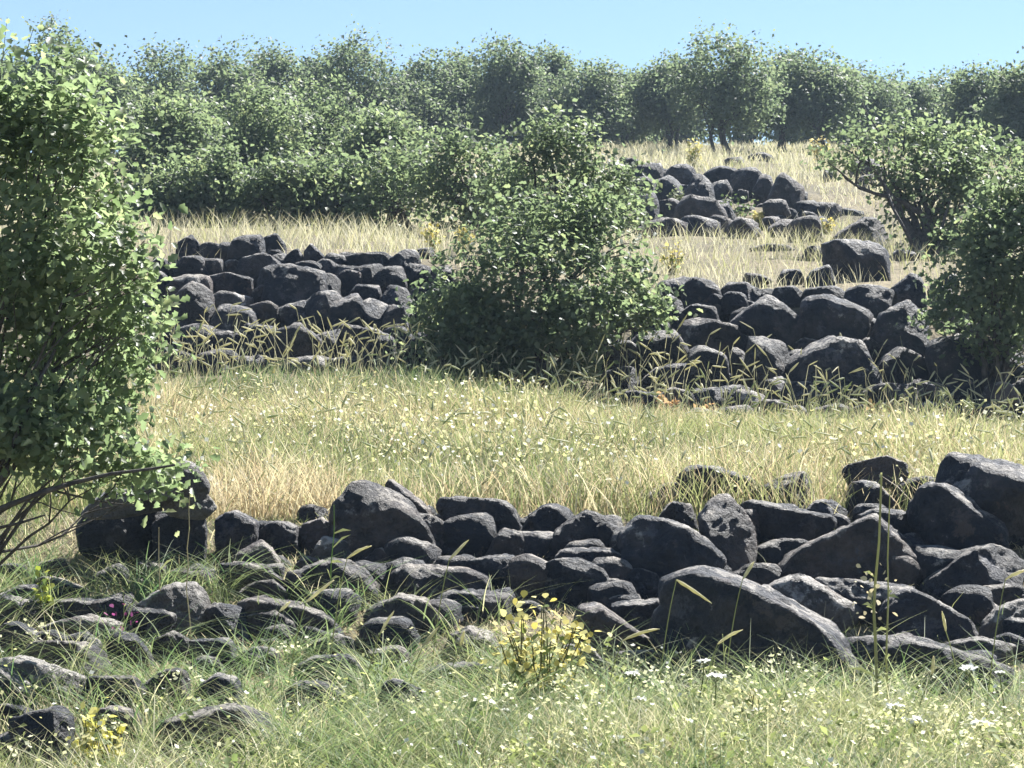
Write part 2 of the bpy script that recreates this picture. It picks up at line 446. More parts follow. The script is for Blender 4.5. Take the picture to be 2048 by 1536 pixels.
# the front wall and the stones below it: (label, tone, outline in photo pixels)
FRONT = [
 ("big brown pointed boulder with a notched peak, tallest in the middle of the front wall", 'b', [(661,1037),(690,1000),(716,966),(740,974),(762,979),(790,992),(808,1004),(824,1040),(852,1073),(886,1111),(866,1134),(790,1142),(705,1128),(664,1075)]),
 ("thin leaning slab wedged behind the right shoulder of the big pointed boulder", 'b', [(772,985),(785,962),(816,988),(856,1018),(872,1045),(840,1070),(795,1030)]),
 ("brown flat-faced stone leaning against the right side of the pointed boulder", 'b', [(822,1043),(863,1031),(900,1052),(936,1076),(918,1110),(890,1118),(860,1090)]),
 ("broad blocky dark stone with a flat top, right of the pointed boulder", 'd', [(876,1026),(893,999),(935,997),(975,999),(1001,995),(1027,1017),(1043,1055),(1023,1090),(969,1098),(934,1075)]),
 ("small brown triangular stone at the foot of the flat-topped dark block", 'b', [(966,1116),(985,1080),(1004,1058),(1030,1062),(1052,1076),(1067,1116),(1010,1126)]),
 ("dark rounded stone left of the notch in the top of the front wall", 'd', [(1044,1064),(1059,1032),(1085,1014),(1117,1010),(1147,1024),(1150,1070),(1110,1100),(1058,1098)]),
 ("dark stone with a pale patch and slanting top, beside the gap in the front wall", 'd', [(1112,1060),(1140,1040),(1170,1022),(1203,1032),(1213,1056),(1204,1090),(1150,1112),(1090,1110)]),
 ("low dark stone with a long pale sunlit rim under the gap in the front wall", 'd', [(1112,1112),(1122,1102),(1152,1097),(1217,1098),(1250,1114),(1286,1136),(1240,1172),(1176,1172),(1125,1146)]),
 ("large dark domed boulder with a pale curved rim just right of the wall gap", 'd', [(1242,1088),(1262,1060),(1287,1036),(1351,1048),(1404,1066),(1440,1104),(1447,1122),(1400,1165),(1340,1190),(1290,1190),(1255,1140)]),
 ("dark wedge-shaped stone in front of the large domed boulder", 'd', [(1300,1130),(1316,1083),(1351,1102),(1412,1142),(1400,1175),(1330,1190)]),
 ("upright rounded brown stone standing right of the large domed boulder", 'b', [(1401,1042),(1416,1014),(1434,998),(1469,993),(1487,1014),(1505,1055),(1514,1100),(1486,1156),(1440,1150),(1410,1090)]),
 ("smaller upright brown stone tucked behind the domed boulder's top", 'b', [(1320,1034),(1336,1014),(1351,1004),(1381,1013),(1397,1052),(1370,1070),(1330,1062)]),
 ("rough grey lichen-spotted lump at the upper edge of the wall gap", 'p', [(1292,990),(1312,976),(1337,966),(1381,976),(1417,1002),(1400,1024),(1340,1030),(1300,1018)]),
 ("dark mottled stone topmost on the pile above the domed boulder", 'd', [(1358,956),(1372,942),(1390,931),(1434,935),(1469,953),(1506,962),(1475,982),(1430,992),(1380,985)]),
 ("long stone with one swollen end, pale sunlit top, beside the yellow grass", 'b', [(1475,988),(1530,976),(1560,958),(1574,949),(1606,944),(1627,966),(1626,992),(1600,1004),(1510,1006)]),
 ("small stone with a pale cap under the swollen-ended long stone", 'd', [(1532,1006),(1555,992),(1580,985),(1612,987),(1623,1006),(1606,1024),(1560,1022)]),
 ("long dark slab with a straight pale upper edge in the right pile", 'd', [(1490,1010),(1520,1002),(1550,1010),(1609,1024),(1671,1031),(1681,1053),(1655,1076),(1590,1086),(1520,1076),(1500,1050)]),
 ("small dark rounded stone at the right end of the long dark slab", 'd', [(1613,1020),(1633,1001),(1665,1000),(1695,1020),(1690,1044),(1655,1052),(1625,1040)]),
 ("brown mottled stone alone on top of the right pile against the grass", 'b', [(1688,944),(1700,932),(1722,927),(1756,922),(1779,912),(1808,926),(1815,952),(1780,966),(1700,966)]),
 ("huge dark block at the right edge, highest of the front wall", 'd', [(1884,952),(1900,926),(1923,910),(1961,915),(2013,931),(2062,936),(2090,1000),(2080,1100),(2010,1110),(1940,1080),(1890,1010)]),
 ("flat stone with a pale curved edge behind the big round right boulder", 'd', [(1790,974),(1815,960),(1844,953),(1893,961),(1925,984),(1915,1020),(1850,1024),(1796,1010)]),
 ("big round dark boulder with a pale shoulder, before the huge right block", 'd', [(1822,1010),(1840,985),(1873,969),(1905,978),(1946,1016),(2003,1037),(2004,1056),(1994,1104),(1940,1134),(1887,1136),(1840,1104),(1822,1050)]),
 ("grey rounded stone crossed by the tall dry stalk, top of the right pile", 'd', [(1698,992),(1710,967),(1735,962),(1756,967),(1790,1003),(1782,1030),(1730,1040),(1704,1026)]),
 ("dark stone with a thin pale rim behind the streaked slab", 'd', [(1720,1034),(1742,1022),(1764,1019),(1814,1025),(1834,1040),(1826,1094),(1790,1104),(1740,1070)]),
 ("broad streaked slab with layered ridges, crossed by the tall dry stalk", 'b', [(1553,1134),(1590,1112),(1630,1096),(1660,1080),(1712,1051),(1747,1031),(1772,1056),(1802,1097),(1868,1150),(1826,1172),(1740,1176),(1640,1166),(1566,1152)]),
 ("small capped stone between the upright brown stone and the streaked slab", 'd', [(1513,1098),(1540,1084),(1565,1078),(1606,1080),(1632,1096),(1610,1122),(1560,1128),(1520,1116)]),
 ("enormous dark slanting boulder with a bright pale ridge, largest of the front wall", 'd', [(1312,1290),(1322,1210),(1337,1169),(1366,1151),(1416,1142),(1469,1157),(1527,1183),(1586,1215),(1640,1250),(1690,1282),(1680,1320),(1600,1380),(1520,1394),(1400,1392),(1335,1345)]),
 ("low dark ledge with a bright top, left foot of the enormous slanting boulder", 'd', [(1226,1216),(1250,1206),(1290,1202),(1322,1200),(1335,1230),(1330,1290),(1270,1280),(1236,1250)]),
 ("pale pinkish layered slab behind the ridge of the enormous slanting boulder", 'p', [(1534,1186),(1550,1170),(1571,1160),(1612,1151),(1638,1166),(1682,1183),(1726,1207),(1716,1246),(1690,1264),(1640,1250),(1580,1214)]),
 ("long low dark stone with a thin pale rim right of the pinkish slab", 'd', [(1636,1162),(1656,1157),(1682,1159),(1756,1165),(1826,1174),(1822,1236),(1758,1244),(1712,1214),(1650,1180)]),
 ("smooth dome-shaped dark stone with a broad pale crown near the right edge", 'd', [(1826,1182),(1850,1160),(1873,1142),(1931,1101),(1984,1091),(2030,1107),(2050,1128),(2024,1166),(1950,1176),(1880,1190)]),
 ("dark stone with a tan cap below the smooth domed stone at right", 'd', [(1764,1226),(1800,1186),(1835,1182),(1887,1208),(1930,1236),(1950,1274),(1870,1284),(1776,1272)]),
 ("tan sunlit flat stone below the dome-shaped stone at the right edge", 'b', [(1884,1202),(1910,1188),(1960,1178),(2040,1168),(2062,1196),(2030,1226),(1960,1236),(1905,1222)]),
 ("ridged grey stone at the far right edge, low in the front wall", 'p', [(1958,1276),(1975,1246),(1992,1224),(2030,1206),(2075,1196),(2085,1290),(2020,1296)]),
 ("broad dark base boulder with a pale wavy top, lowest at right", 'd', [(1672,1282),(1720,1276),(1775,1276),(1840,1270),(1874,1273),(1900,1292),(1958,1317),(2026,1335),(2016,1390),(1930,1410),(1840,1396),(1760,1380),(1690,1330)]),
 ("striped grey slab lying over the broad dark base boulder at right", 'p', [(1893,1289),(1932,1277),(1975,1276),(2014,1282),(2045,1293),(2036,1320),(2022,1338),(1958,1316)]),
 ("dark low stone between the enormous slanting boulder and the base boulder", 'd', [(1536,1392),(1552,1320),(1590,1298),(1640,1288),(1688,1290),(1726,1340),(1712,1396),(1620,1404)]),
 ("slanting grey-brown stone just right of the yellow flowering bush", 'b', [(1150,1250),(1160,1212),(1198,1209),(1236,1240),(1275,1266),(1342,1298),(1300,1312),(1230,1304),(1180,1290)]),
 ("pale lichen-covered stone half hidden behind the yellow flowering bush", 'p', [(1115,1330),(1125,1296),(1150,1290),(1184,1296),(1214,1334),(1206,1366),(1160,1362),(1125,1350)]),
 ("dark low stone right of the pale lichen-covered stone", 'd', [(1222,1330),(1236,1306),(1286,1302),(1340,1310),(1336,1360),(1280,1366),(1236,1356)]),
 ("small brown stone poking from grass under the enormous slanting boulder", 'b', [(1308,1390),(1316,1370),(1345,1364),(1376,1372),(1384,1394),(1345,1402)]),
 ("wide rounded grey-brown stone below the pale triangular stone", 'b', [(575,1148),(602,1136),(646,1121),(688,1119),(724,1137),(754,1172),(738,1200),(680,1214),(620,1212),(583,1190)]),
 ("pale triangular stone below and left of the big pointed boulder", 'p', [(600,1146),(618,1120),(633,1098),(647,1075),(684,1083),(706,1100),(690,1140),(640,1150)]),
 ("small round brown stone at the foot of the big pointed boulder", 'b', [(727,1116),(742,1103),(764,1097),(792,1115),(790,1148),(764,1156),(735,1140)]),
 ("long low stone with a ragged pale top, centre of the front wall", 'b', [(754,1170),(768,1150),(782,1139),(822,1130),(870,1136),(935,1138),(975,1154),(970,1186),(900,1196),(790,1200)]),
 ("low dark stone with a bright whitish cap, right of the ragged stone", 'd', [(912,1134),(936,1120),(975,1116),(1014,1110),(1057,1118),(1092,1152),(1074,1178),(1000,1184),(940,1170)]),
 ("flat dark slab with a straight pale edge above the green grass tuft", 'd', [(876,1188),(900,1182),(940,1180),(1018,1189),(1026,1216),(990,1244),(930,1230),(886,1210)]),
 ("dark stone with an arched pale rim under the low rimmed stone", 'd', [(1080,1136),(1110,1122),(1164,1118),(1203,1139),(1214,1162),(1196,1200),(1130,1204),(1088,1172)]),
 ("small grey wedge stone above the slanting grey-brown stone", 'b', [(1208,1168),(1220,1158),(1238,1160),(1272,1194),(1260,1214),(1226,1210)]),
 ("small dark stone in the shade left of the enormous slanting boulder", 'd', [(1240,1150),(1260,1140),(1284,1138),(1320,1150),(1326,1196),(1270,1202),(1246,1180)]),
 ("thin pale-topped stone half buried in the grass left of the arched slab", 'p', [(580,1270),(592,1262),(612,1258),(656,1265),(690,1276),(676,1292),(620,1292)]),
 ("small black stone directly under the thin pale-topped stone", 'd', [(616,1298),(630,1284),(650,1277),(690,1274),(712,1288),(700,1310),(650,1318)]),
 ("dark hump with a mossy pale back in the grass, above the lowest hump", 'd', [(592,1344),(606,1330),(632,1316),(678,1310),(710,1323),(728,1350),(712,1374),(650,1380),(602,1370)]),
 ("lowest dark hump peeping out of the grass in the centre left", 'd', [(550,1402),(572,1382),(604,1364),(646,1364),(700,1394),(722,1416),(660,1434),(570,1428)]),
 ("rough grey stone mound left of the green grass tuft", 'b', [(476,1228),(496,1202),(528,1196),(604,1210),(632,1221),(686,1254),(670,1278),(600,1280),(520,1262)]),
 ("small rounded grey stone above the rough grey mound", 'b', [(472,1200),(484,1182),(500,1168),(542,1160),(574,1188),(560,1208),(510,1212)]),
 ("brown low stone behind the pale leaning slab at left", 'b', [(318,1176),(336,1154),(354,1139),(410,1139),(450,1155),(446,1184),(400,1192)]),
 ("pale leaning slab with a bright ridge sloping down to the left", 'p', [(240,1250),(266,1222),(294,1198),(346,1168),(382,1168),(404,1184),(414,1234),(385,1262),(322,1270),(270,1264)]),
 ("low flat pale stone at the lower end of the leaning slab", 'p', [(86,1254),(110,1244),(132,1239),(178,1230),(216,1242),(264,1254),(240,1282),(176,1286),(110,1276)]),
 ("dark angular stone at the left edge below the oak branch", 'd', [(-14,1192),(0,1186),(29,1174),(67,1171),(84,1196),(72,1230),(20,1240),(-14,1226)]),
 ("flat grey stone with a thin pale top right of the dark left-edge stone", 'b', [(70,1162),(88,1154),(104,1154),(142,1168),(178,1180),(170,1198),(120,1194),(84,1182)]),
 ("low dark row stone between the left-edge stone and the leaning slab", 'd', [(78,1214),(110,1200),(160,1198),(232,1204),(260,1226),(240,1250),(150,1252),(94,1244)]),
 ("tan and grey angular stone low at left, its flat top tilted", 'b', [(34,1320),(50,1302),(66,1290),(112,1281),(169,1289),(213,1317),(204,1344),(180,1366),(110,1356),(50,1344)]),
 ("large pale weathered boulder low at the left edge", 'p', [(-34,1330),(0,1320),(39,1316),(104,1328),(140,1342),(172,1362),(150,1420),(60,1428),(-30,1410)]),
 ("dark stone under the large pale boulder in the lower left corner", 'd', [(-30,1420),(10,1410),(40,1414),(82,1440),(76,1468),(20,1482),(-26,1470)]),
 ("black stone under hanging grass at the bottom left corner", 'd', [(-26,1480),(34,1460),(76,1464),(114,1476),(106,1518),(40,1534),(-20,1530)]),
 ("small reddish stone with a slanting pale top above the tan angular stone", 'b', [(24,1276),(28,1256),(52,1256),(92,1278),(80,1300),(40,1304)]),
 ("dark upright block under the pale cap, left end of the front wall", 'd', [(160,1030),(176,1014),(206,1010),(270,1012),(310,1014),(316,1056),(306,1104),(266,1120),(200,1112),(172,1094)]),
 ("dark square block right of the upright block, left part of the front wall", 'd', [(309,1030),(324,1016),(360,1014),(396,1022),(412,1040),(410,1114),(370,1136),(324,1124)]),
 ("pale weathered capstone lying across the dark upright left block", 'p', [(164,1024),(190,1000),(223,978),(284,981),(318,994),(318,1012),(250,1026),(190,1030)]),
 ("pale weathered capstone lying across the dark square left block", 'p', [(314,998),(350,984),(404,978),(430,1014),(400,1030),(340,1026)]),
 ("pale rounded boulder behind the capstones, seen through oak leaves", 'p', [(258,978),(285,945),(322,922),(357,918),(396,932),(414,950),(412,978),(340,990)]),
 ("dark block under dry tan grass right of the square left block", 'd', [(432,1044),(450,1032),(488,1024),(514,1048),(512,1100),(470,1130),(440,1106)]),
 ("rough grey stone below the dark block under the tan grass", 'b', [(452,1140),(470,1116),(492,1100),(524,1082),(558,1122),(550,1150),(500,1160)]),
 ("dark brown stone under the dry tan grass left of the pointed boulder", 'd', [(512,1072),(526,1050),(560,1044),(592,1056),(598,1096),(560,1112),(524,1104)]),
 ("grey blocky stone between the tan grass and the pointed boulder", 'b', [(590,1064),(610,1048),(642,1036),(664,1050),(668,1088),(640,1104),(606,1098)]),
 ("dark arched slab in grass below the centre of the front wall", 'd', [(832,1356),(850,1340),(890,1328),(960,1326),(1020,1342),(1014,1372),(940,1384),(860,1378)]),
 ("brown stone half sunk in grass left of the yellow flowering bush", 'b', [(890,1300),(905,1270),(940,1254),(985,1268),(1006,1310),(960,1326),(910,1322)]),
 ("greyish stone behind the green grass tuft in the centre", 'b', [(738,1240),(760,1208),(800,1190),(850,1200),(884,1240),(860,1280),(790,1290),(750,1274)]),
 ("bottom-edge hump covered by hanging green grass, left of centre", 'b', [(312,1470),(335,1436),(390,1420),(460,1414),(520,1426),(560,1470),(540,1510),(420,1520)]),
 ("pinkish pale stone at the very bottom edge, left of centre", 'p', [(345,1540),(352,1524),(380,1517),(412,1530),(420,1548)]),
]
for label, tone, pts in FRONT:
    dd = None
    if "capstone" in label: dd = 15.3
    if "left part of the front wall" in label or "left end of the front wall" in label: dd = 15.7
    rock(pts, label, tone, d=dd, rng_d=(9.0, 16.9), lean=0.02 if dd else 0.10)

ORD = "first second third fourth fifth sixth seventh eighth ninth tenth eleventh twelfth thirteenth fourteenth fifteenth sixteenth seventeenth eighteenth nineteenth twentieth".split()

def course(rocks, where, rng_d, group, res=3, tones=None):
    rocks = sorted(rocks, key=lambda t: t[0])
    if any(k in where for k in ('fourth', 'fifth', 'bottom course', 'lowest')): rocks = [(t[0], t[1] + 6, t[2] * 1.05, t[3] * 1.35) + tuple(t[4:]) for t in rocks]
    for i, t in enumerate(rocks):
        cx, cy, w, h = t[:4]
        tone = t[4] if len(t) > 4 else 'd'
        peak = t[5] if len(t) > 5 else 0.15
        shape = "flat" if w > 1.9 * h else ("upright" if h > 1.05 * w else ("pointed" if peak > 0.5 else "rounded"))
        size = "large" if w * h > 6000 else ("small" if w * h < 1700 else "medium")
        colr = {'d': "dark", 'b': "brownish", 'p': "pale grey"}[tone]
        rock(blob(cx, cy + 0.08 * h, w * 1.2 * (1.12 if 'far stone pile' in where else 1), h * 1.24 * (1.25 if 'far stone pile' in where else 1), int(cx * 7 + cy), peak=peak),
             f"{size} {colr} {shape} stone, {ORD[i]} from left in {where}", tone, rng_d=rng_d, group=group, res=res, sink=0.25, sharp=(16, 45), grow=1.0)

LW = (25.2, 28.2)
G2 = "stones of the wall left of the bushy oak"
course([(379,499,56,44,'d',.6),(421,502,46,30),(457,503,50,30,'b'),(493,506,74,66,'d',.5),(543,498,60,46),(591,518,36,28,'d',.5),(625,517,38,34,'d',.6),(672,527,52,40,'d',.5),(728,524,104,36),(806,527,66,44,'d',.3),(849,511,42,34)],
       "top course, wall left of bushy oak", LW, G2)
course([(318,533,40,40),(383,539,68,54),(428,542,52,52),(474,538,46,34,'b'),(518,534,76,54),(560,545,50,32,'b'),(612,538,56,34),(654,540,56,36),(700,545,50,34),(741,556,58,52),(782,558,64,56),(836,552,60,50),(885,560,60,50)],
       "second course, wall left of bushy oak", LW, G2)
course([(318,570,42,46),(383,580,82,66,'b'),(457,566,92,42),(540,600,76,46,'b'),(592,572,128,80,'d',.3),(652,578,60,58),(700,566,66,46),(732,592,74,56),(790,604,66,60),(850,604,70,60),(905,610,60,56)],
       "third course, wall left of bushy oak", LW, G2)
course([(374,625,106,66,'b',.4),(456,606,86,46,'p'),(462,645,92,60),(527,632,66,52,'b'),(590,634,70,56),(648,630,90,60),(704,640,86,66),(756,640,74,66),(792,652,60,60),(845,654,70,60),(905,660,70,60)],
       "fourth course, wall left of bushy oak", LW, G2)
course([(336,672,64,46),(394,680,92,54),(452,688,84,52),(514,682,96,60),(582,686,92,64,'b'),(644,688,82,60),(700,690,84,60),(750,692,84,60),(798,690,66,60),(856,700,70,56),(915,706,70,56)],
       "fifth course, wall left of bushy oak", LW, G2)
course([(346,720,84,44),(430,728,90,44),(512,732,88,42),(612,738,116,40,'p'),(700,735,84,44),(780,735,84,44),(850,742,80,44)],
       "bottom course, wall left of bushy oak", LW, G2)

G3 = "stones of the wall right of the bushy oak"
RW = (25.2, 28.4)
course([(1326,577,34,34),(1346,583,26,22),(1406,590,74,62,'d',.3),(1480,584,74,44),(1540,590,54,28),(1582,587,62,34),(1650,594,90,40),(1738,602,100,76,'d',.3),(1816,588,64,74)],
       "top course, wall right of bushy oak", RW, G3)
course([(1345,620,50,44),(1400,628,96,42),(1420,612,62,24,'p'),(1465,606,54,52),(1541,654,144,112,'d',.25),(1668,650,124,108,'d',.2),(1736,668,60,60),(1808,668,106,112,'d',.2)],
       "second course, wall right of bushy oak", RW, G3)
course([(1300,668,70,60),(1326,706,120,90),(1408,676,118,72,'b'),(1470,690,60,50),(1620,704,70,48,'b'),(1736,712,60,56),(1200,700,90,60),(1250,715,90,70)],
       "third course, wall right of bushy oak", RW, G3)
course([(1416,734,84,68),(1474,724,44,44,'b'),(1530,732,90,80),(1590,738,60,60),(1662,730,158,86,'d',.2),(1804,738,104,54),(1926,728,136,78,'d',.3),(2032,736,60,66),(1335,762,90,60),(1245,768,80,56)],
       "fourth course, wall right of bushy oak", RW, G3)
course([(1278,802,96,40),(1352,800,70,36,'b'),(1436,786,116,38),(1492,794,70,34,'b'),(1556,774,70,38),(1634,782,110,40),(1700,780,84,40),(1770,784,110,40,'b'),(1850,784,76,40,'b'),(1930,784,80,42),(1998,792,80,48,'b'),(2060,780,60,44)],
       "lowest course, wall right of bushy oak", (24.2, 27), G3)
course([(1214,822,50,26,'b'),(1310,834,50,26,'b'),(1400,828,60,26,'b'),(1470,826,66,30,'b'),(1540,816,70,30,'b'),(1590,826,50,26,'p'),(1660,822,70,28,'b'),(1720,828,54,30),(1790,822,66,30,'b'),(1860,820,60,32,'b'),(1920,826,60,30),(1984,830,70,34,'b'),(2040,826,56,34)],
       "rubble below wall right of bushy oak", (22.6, 26), "rubble stones below the right wall", res=2)

G5 = "half-buried stones at the left of the front wall"
course([(20,1150,70,44),(105,1140,66,40,'b'),(225,1150,74,42),(300,1142,60,40,'b'),(395,1158,70,44),(470,1150,64,44),(545,1172,60,46,'b')],
       "upper half-buried line, left of front wall", (14.2, 16.3), G5, res=4)
course([(40,1218,90,54),(130,1226,80,50,'b'),(215,1224,76,50),(300,1244,80,56),(455,1240,84,60),(540,1250,90,60,'b')],
       "second half-buried line, left of front wall", (13.4, 15.6), G5, res=4)
course([(30,1282,80,56),(150,1288,84,52),(255,1300,90,60),(345,1296,80,54,'b'),(430,1306,90,60),(520,1320,84,56),(780,1320,80,50,'b')],
       "third half-buried line, left of front wall", (12.4, 14.6), G5, res=4)
course([(10,1390,110,76),(230,1378,100,66),(330,1372,84,56,'b'),(440,1388,90,60),(80,1470,120,80),(230,1450,90,60,'b'),(800,1404,90,56)],
       "lowest half-buried line, left foreground", (10.6, 13.4), G5, res=4)

# single stones on the slope above the right wall
LONE = [
 ("big dark block standing alone above the wall right of the bushy oak", 'd', [(1650,494),(1662,484),(1690,479),(1741,484),(1772,499),(1780,520),(1777,562),(1724,572),(1664,560)], (27.4, 32)),
 ("pointed roof-shaped grey stone behind the big lone dark block", 'b', [(1655,484),(1690,462),(1738,434),(1760,448),(1778,486),(1720,496)], (31, 37)),
 ("low dark stone just left of the big lone dark block", 'd', [(1610,560),(1625,542),(1655,530),(1672,560),(1640,576)], (27.4, 31)),
 ("small dark hump second left of the big lone dark block", 'd', [(1554,560),(1568,540),(1594,538),(1608,560),(1580,570)], (27.4, 31)),
 ("small brown stone third left of the big lone dark block", 'b', [(1488,562),(1494,545),(1520,548),(1548,562),(1515,572)], (27.4, 31)),
 ("pale flat stone right of the big lone dark block under the tree", 'p', [(1782,520),(1800,500),(1830,506),(1838,526),(1800,534)], (29, 36)),
 ("dark stone leaning under the twin-stemmed tree on the right", 'd', [(1856,580),(1880,556),(1912,548),(1920,570),(1880,592)], (27.4, 31)),
 ("flat grey stone in the straw grass left of the lone dark block", 'b', [(1500,498),(1530,488),(1575,490),(1590,500),(1540,508)], (30, 40)),
 ("short grey stone in front of the roof-shaped stone", 'b', [(1600,520),(1618,494),(1640,492),(1650,520),(1622,530)], (29, 38)),
]
for label, tone, pts, rd in LONE: rock(pts, label, tone, rng_d=rd, res=3)

G4 = "stones of the far pile on the slope"
course([(1258,330,40,20),(1299,351,48,40,'d',.3),(1332,354,30,30),(1360,358,60,36),(1440,355,68,34),(1490,366,62,42,'d',.2)], "top row of far stone pile", (42, 50), G4, res=2)
course([(1288,382,48,40),(1330,380,56,40),(1398,398,62,60),(1437,386,42,36),(1530,388,36,46,'b',.4),(1574,398,54,60,'b',.3)], "second row of far stone pile", (41.5, 48), G4, res=2)
course([(1294,424,44,54),(1338,424,60,44,'b'),(1398,428,84,62,'b'),(1446,436,50,40),(1552,422,50,40,'b'),(1618,418,60,28),(1655,420,44,26,'b')], "third row of far stone pile", (40.5, 47), G4, res=2)
course([(1330,458,70,30,'b'),(1402,458,80,32),(1440,452,54,30,'b'),(1490,460,50,36,'b'),(1560,456,46,30,'b'),(1608,462,60,44,'b'),(1640,454,30,26)], "bottom row of far stone pile", (38, 45), G4, res=2)
course([(1700,426,46,18),(1735,338,74,44,'b'),(1735,366,36,34,'b'),(1520,318,50,22,'b'),(1470,322,40,20,'b'),(1660,350,24,24)], "scatter on straw slope above far pile", (44, 80), "scattered upper slope stones", res=2)

# small stones wedged in the gaps
def chinks(n, u0, u1, d0, d1, px, label, group, seed):
    r = np.random.default_rng(seed)
    for k in range(n):
        u, d = r.uniform(u0, u1), r.uniform(d0, d1)
        v = V0 - ground_ud(u, d) * F / d
        w = r.uniform(*px); h = w * r.uniform(0.55, 0.85)
        rock(blob(u, v - 0.3 * h, w, h, seed * 100 + k), label, r.choice(['d', 'd', 'b']), d=float(d), group=group, res=2, name="small_rock", sink=0.1)
chinks(122, 500, 2380, 14.4, 16.5, (50, 125), "small stone wedged in a gap between the big stones of the front wall", "chink stones of the front wall", 3)
chinks(16, 0, 560, 13.4, 16.2, (34, 70), "small stone half hidden in grass at the left end of the front wall", "grassy small stones at left", 4)
chinks(52, 310, 930, 25.3, 27.5, (28, 58), "small dark stone wedged in a gap of the wall left of the bushy oak", "chink stones of the left wall", 5)
chinks(66, 1180, 2380, 25.2, 27.5, (28, 66), "small dark stone wedged in a gap of the wall right of the bushy oak", "chink stones of the right wall", 6)
chinks(46, 1262, 1640, 39.5, 47, (22, 44), "small stone among the stones of the far pile on the slope", "chink stones of the far pile", 8)

# ---------------------------------------------------------------- trees
LEAF_T = np.array([[0, 0, 0], [0.30, 0.42, 0.10], [0.20, 0.60, 0.08], [0.34, 0.78, 0.10], [0, 1.0, -0.05], [-0.34, 0.78, 0.10], [-0.20, 0.60, 0.08], [-0.30, 0.42, 0.10], [0, 0.5, -0.02]])
LEAF_F = [(0, 1, 2, 8), (8, 2, 3, 4), (0, 8, 6, 7), (8, 4, 5, 6)]
LEAF_S = np.array([[0, 0, 0], [0.34, 0.5, 0.10], [0, 1.0, -0.03], [-0.34, 0.5, 0.10]])
LEAF_SF = [(0, 1, 2), (0, 2, 3)]

def tube(paths, sides=6):
    """paths: list of (points (n,3), radii (n,)) -> one mesh's arrays"""
    VV, FF, SS, off = [], [], [], 0
    for pts, rad in paths:
        pts = np.array(pts, float); n = len(pts)
        tg = np.gradient(pts, axis=0); tg /= np.linalg.norm(tg, axis=1, keepdims=True) + 1e-9
        fr = frames(tg, np.zeros(n))
        a = np.linspace(0, 2 * math.pi, sides, endpoint=False)
        ring = pts[:, None] + (fr[:, None, :, 0] * np.cos(a)[None, :, None] + fr[:, None, :, 1] * np.sin(a)[None, :, None]) * np.array(rad)[:, None, None]
        VV.append(ring.reshape(-1, 3))
        i, j = np.meshgrid(np.arange(n - 1), np.arange(sides), indexing='ij')
        b = off + i * sides + j; c = off + i * sides + (j + 1) % sides
        FF.append(np.stack([b, c, c + sides, b + sides], -1).reshape(-1)); SS.append(np.full((n - 1) * sides, 4))
        off += n * sides
    return np.concatenate(VV), np.concatenate(FF), np.concatenate(SS)

def limb(a, b, r, n=7, wob=0.06, sag=0.0):
    t = np.linspace(0, 1, n)[:, None]
    L = np.linalg.norm(b - a)
    w = np.cumsum(r.normal(size=(n, 3)), 0) * wob * L / n ** 0.5
    w = w - t * w[-1]
    p = a + (b - a) * t + w * np.sin(t * math.pi)
    p[:, 2] += (sag * L * np.sin(t * math.pi))[:, 0]
    return p

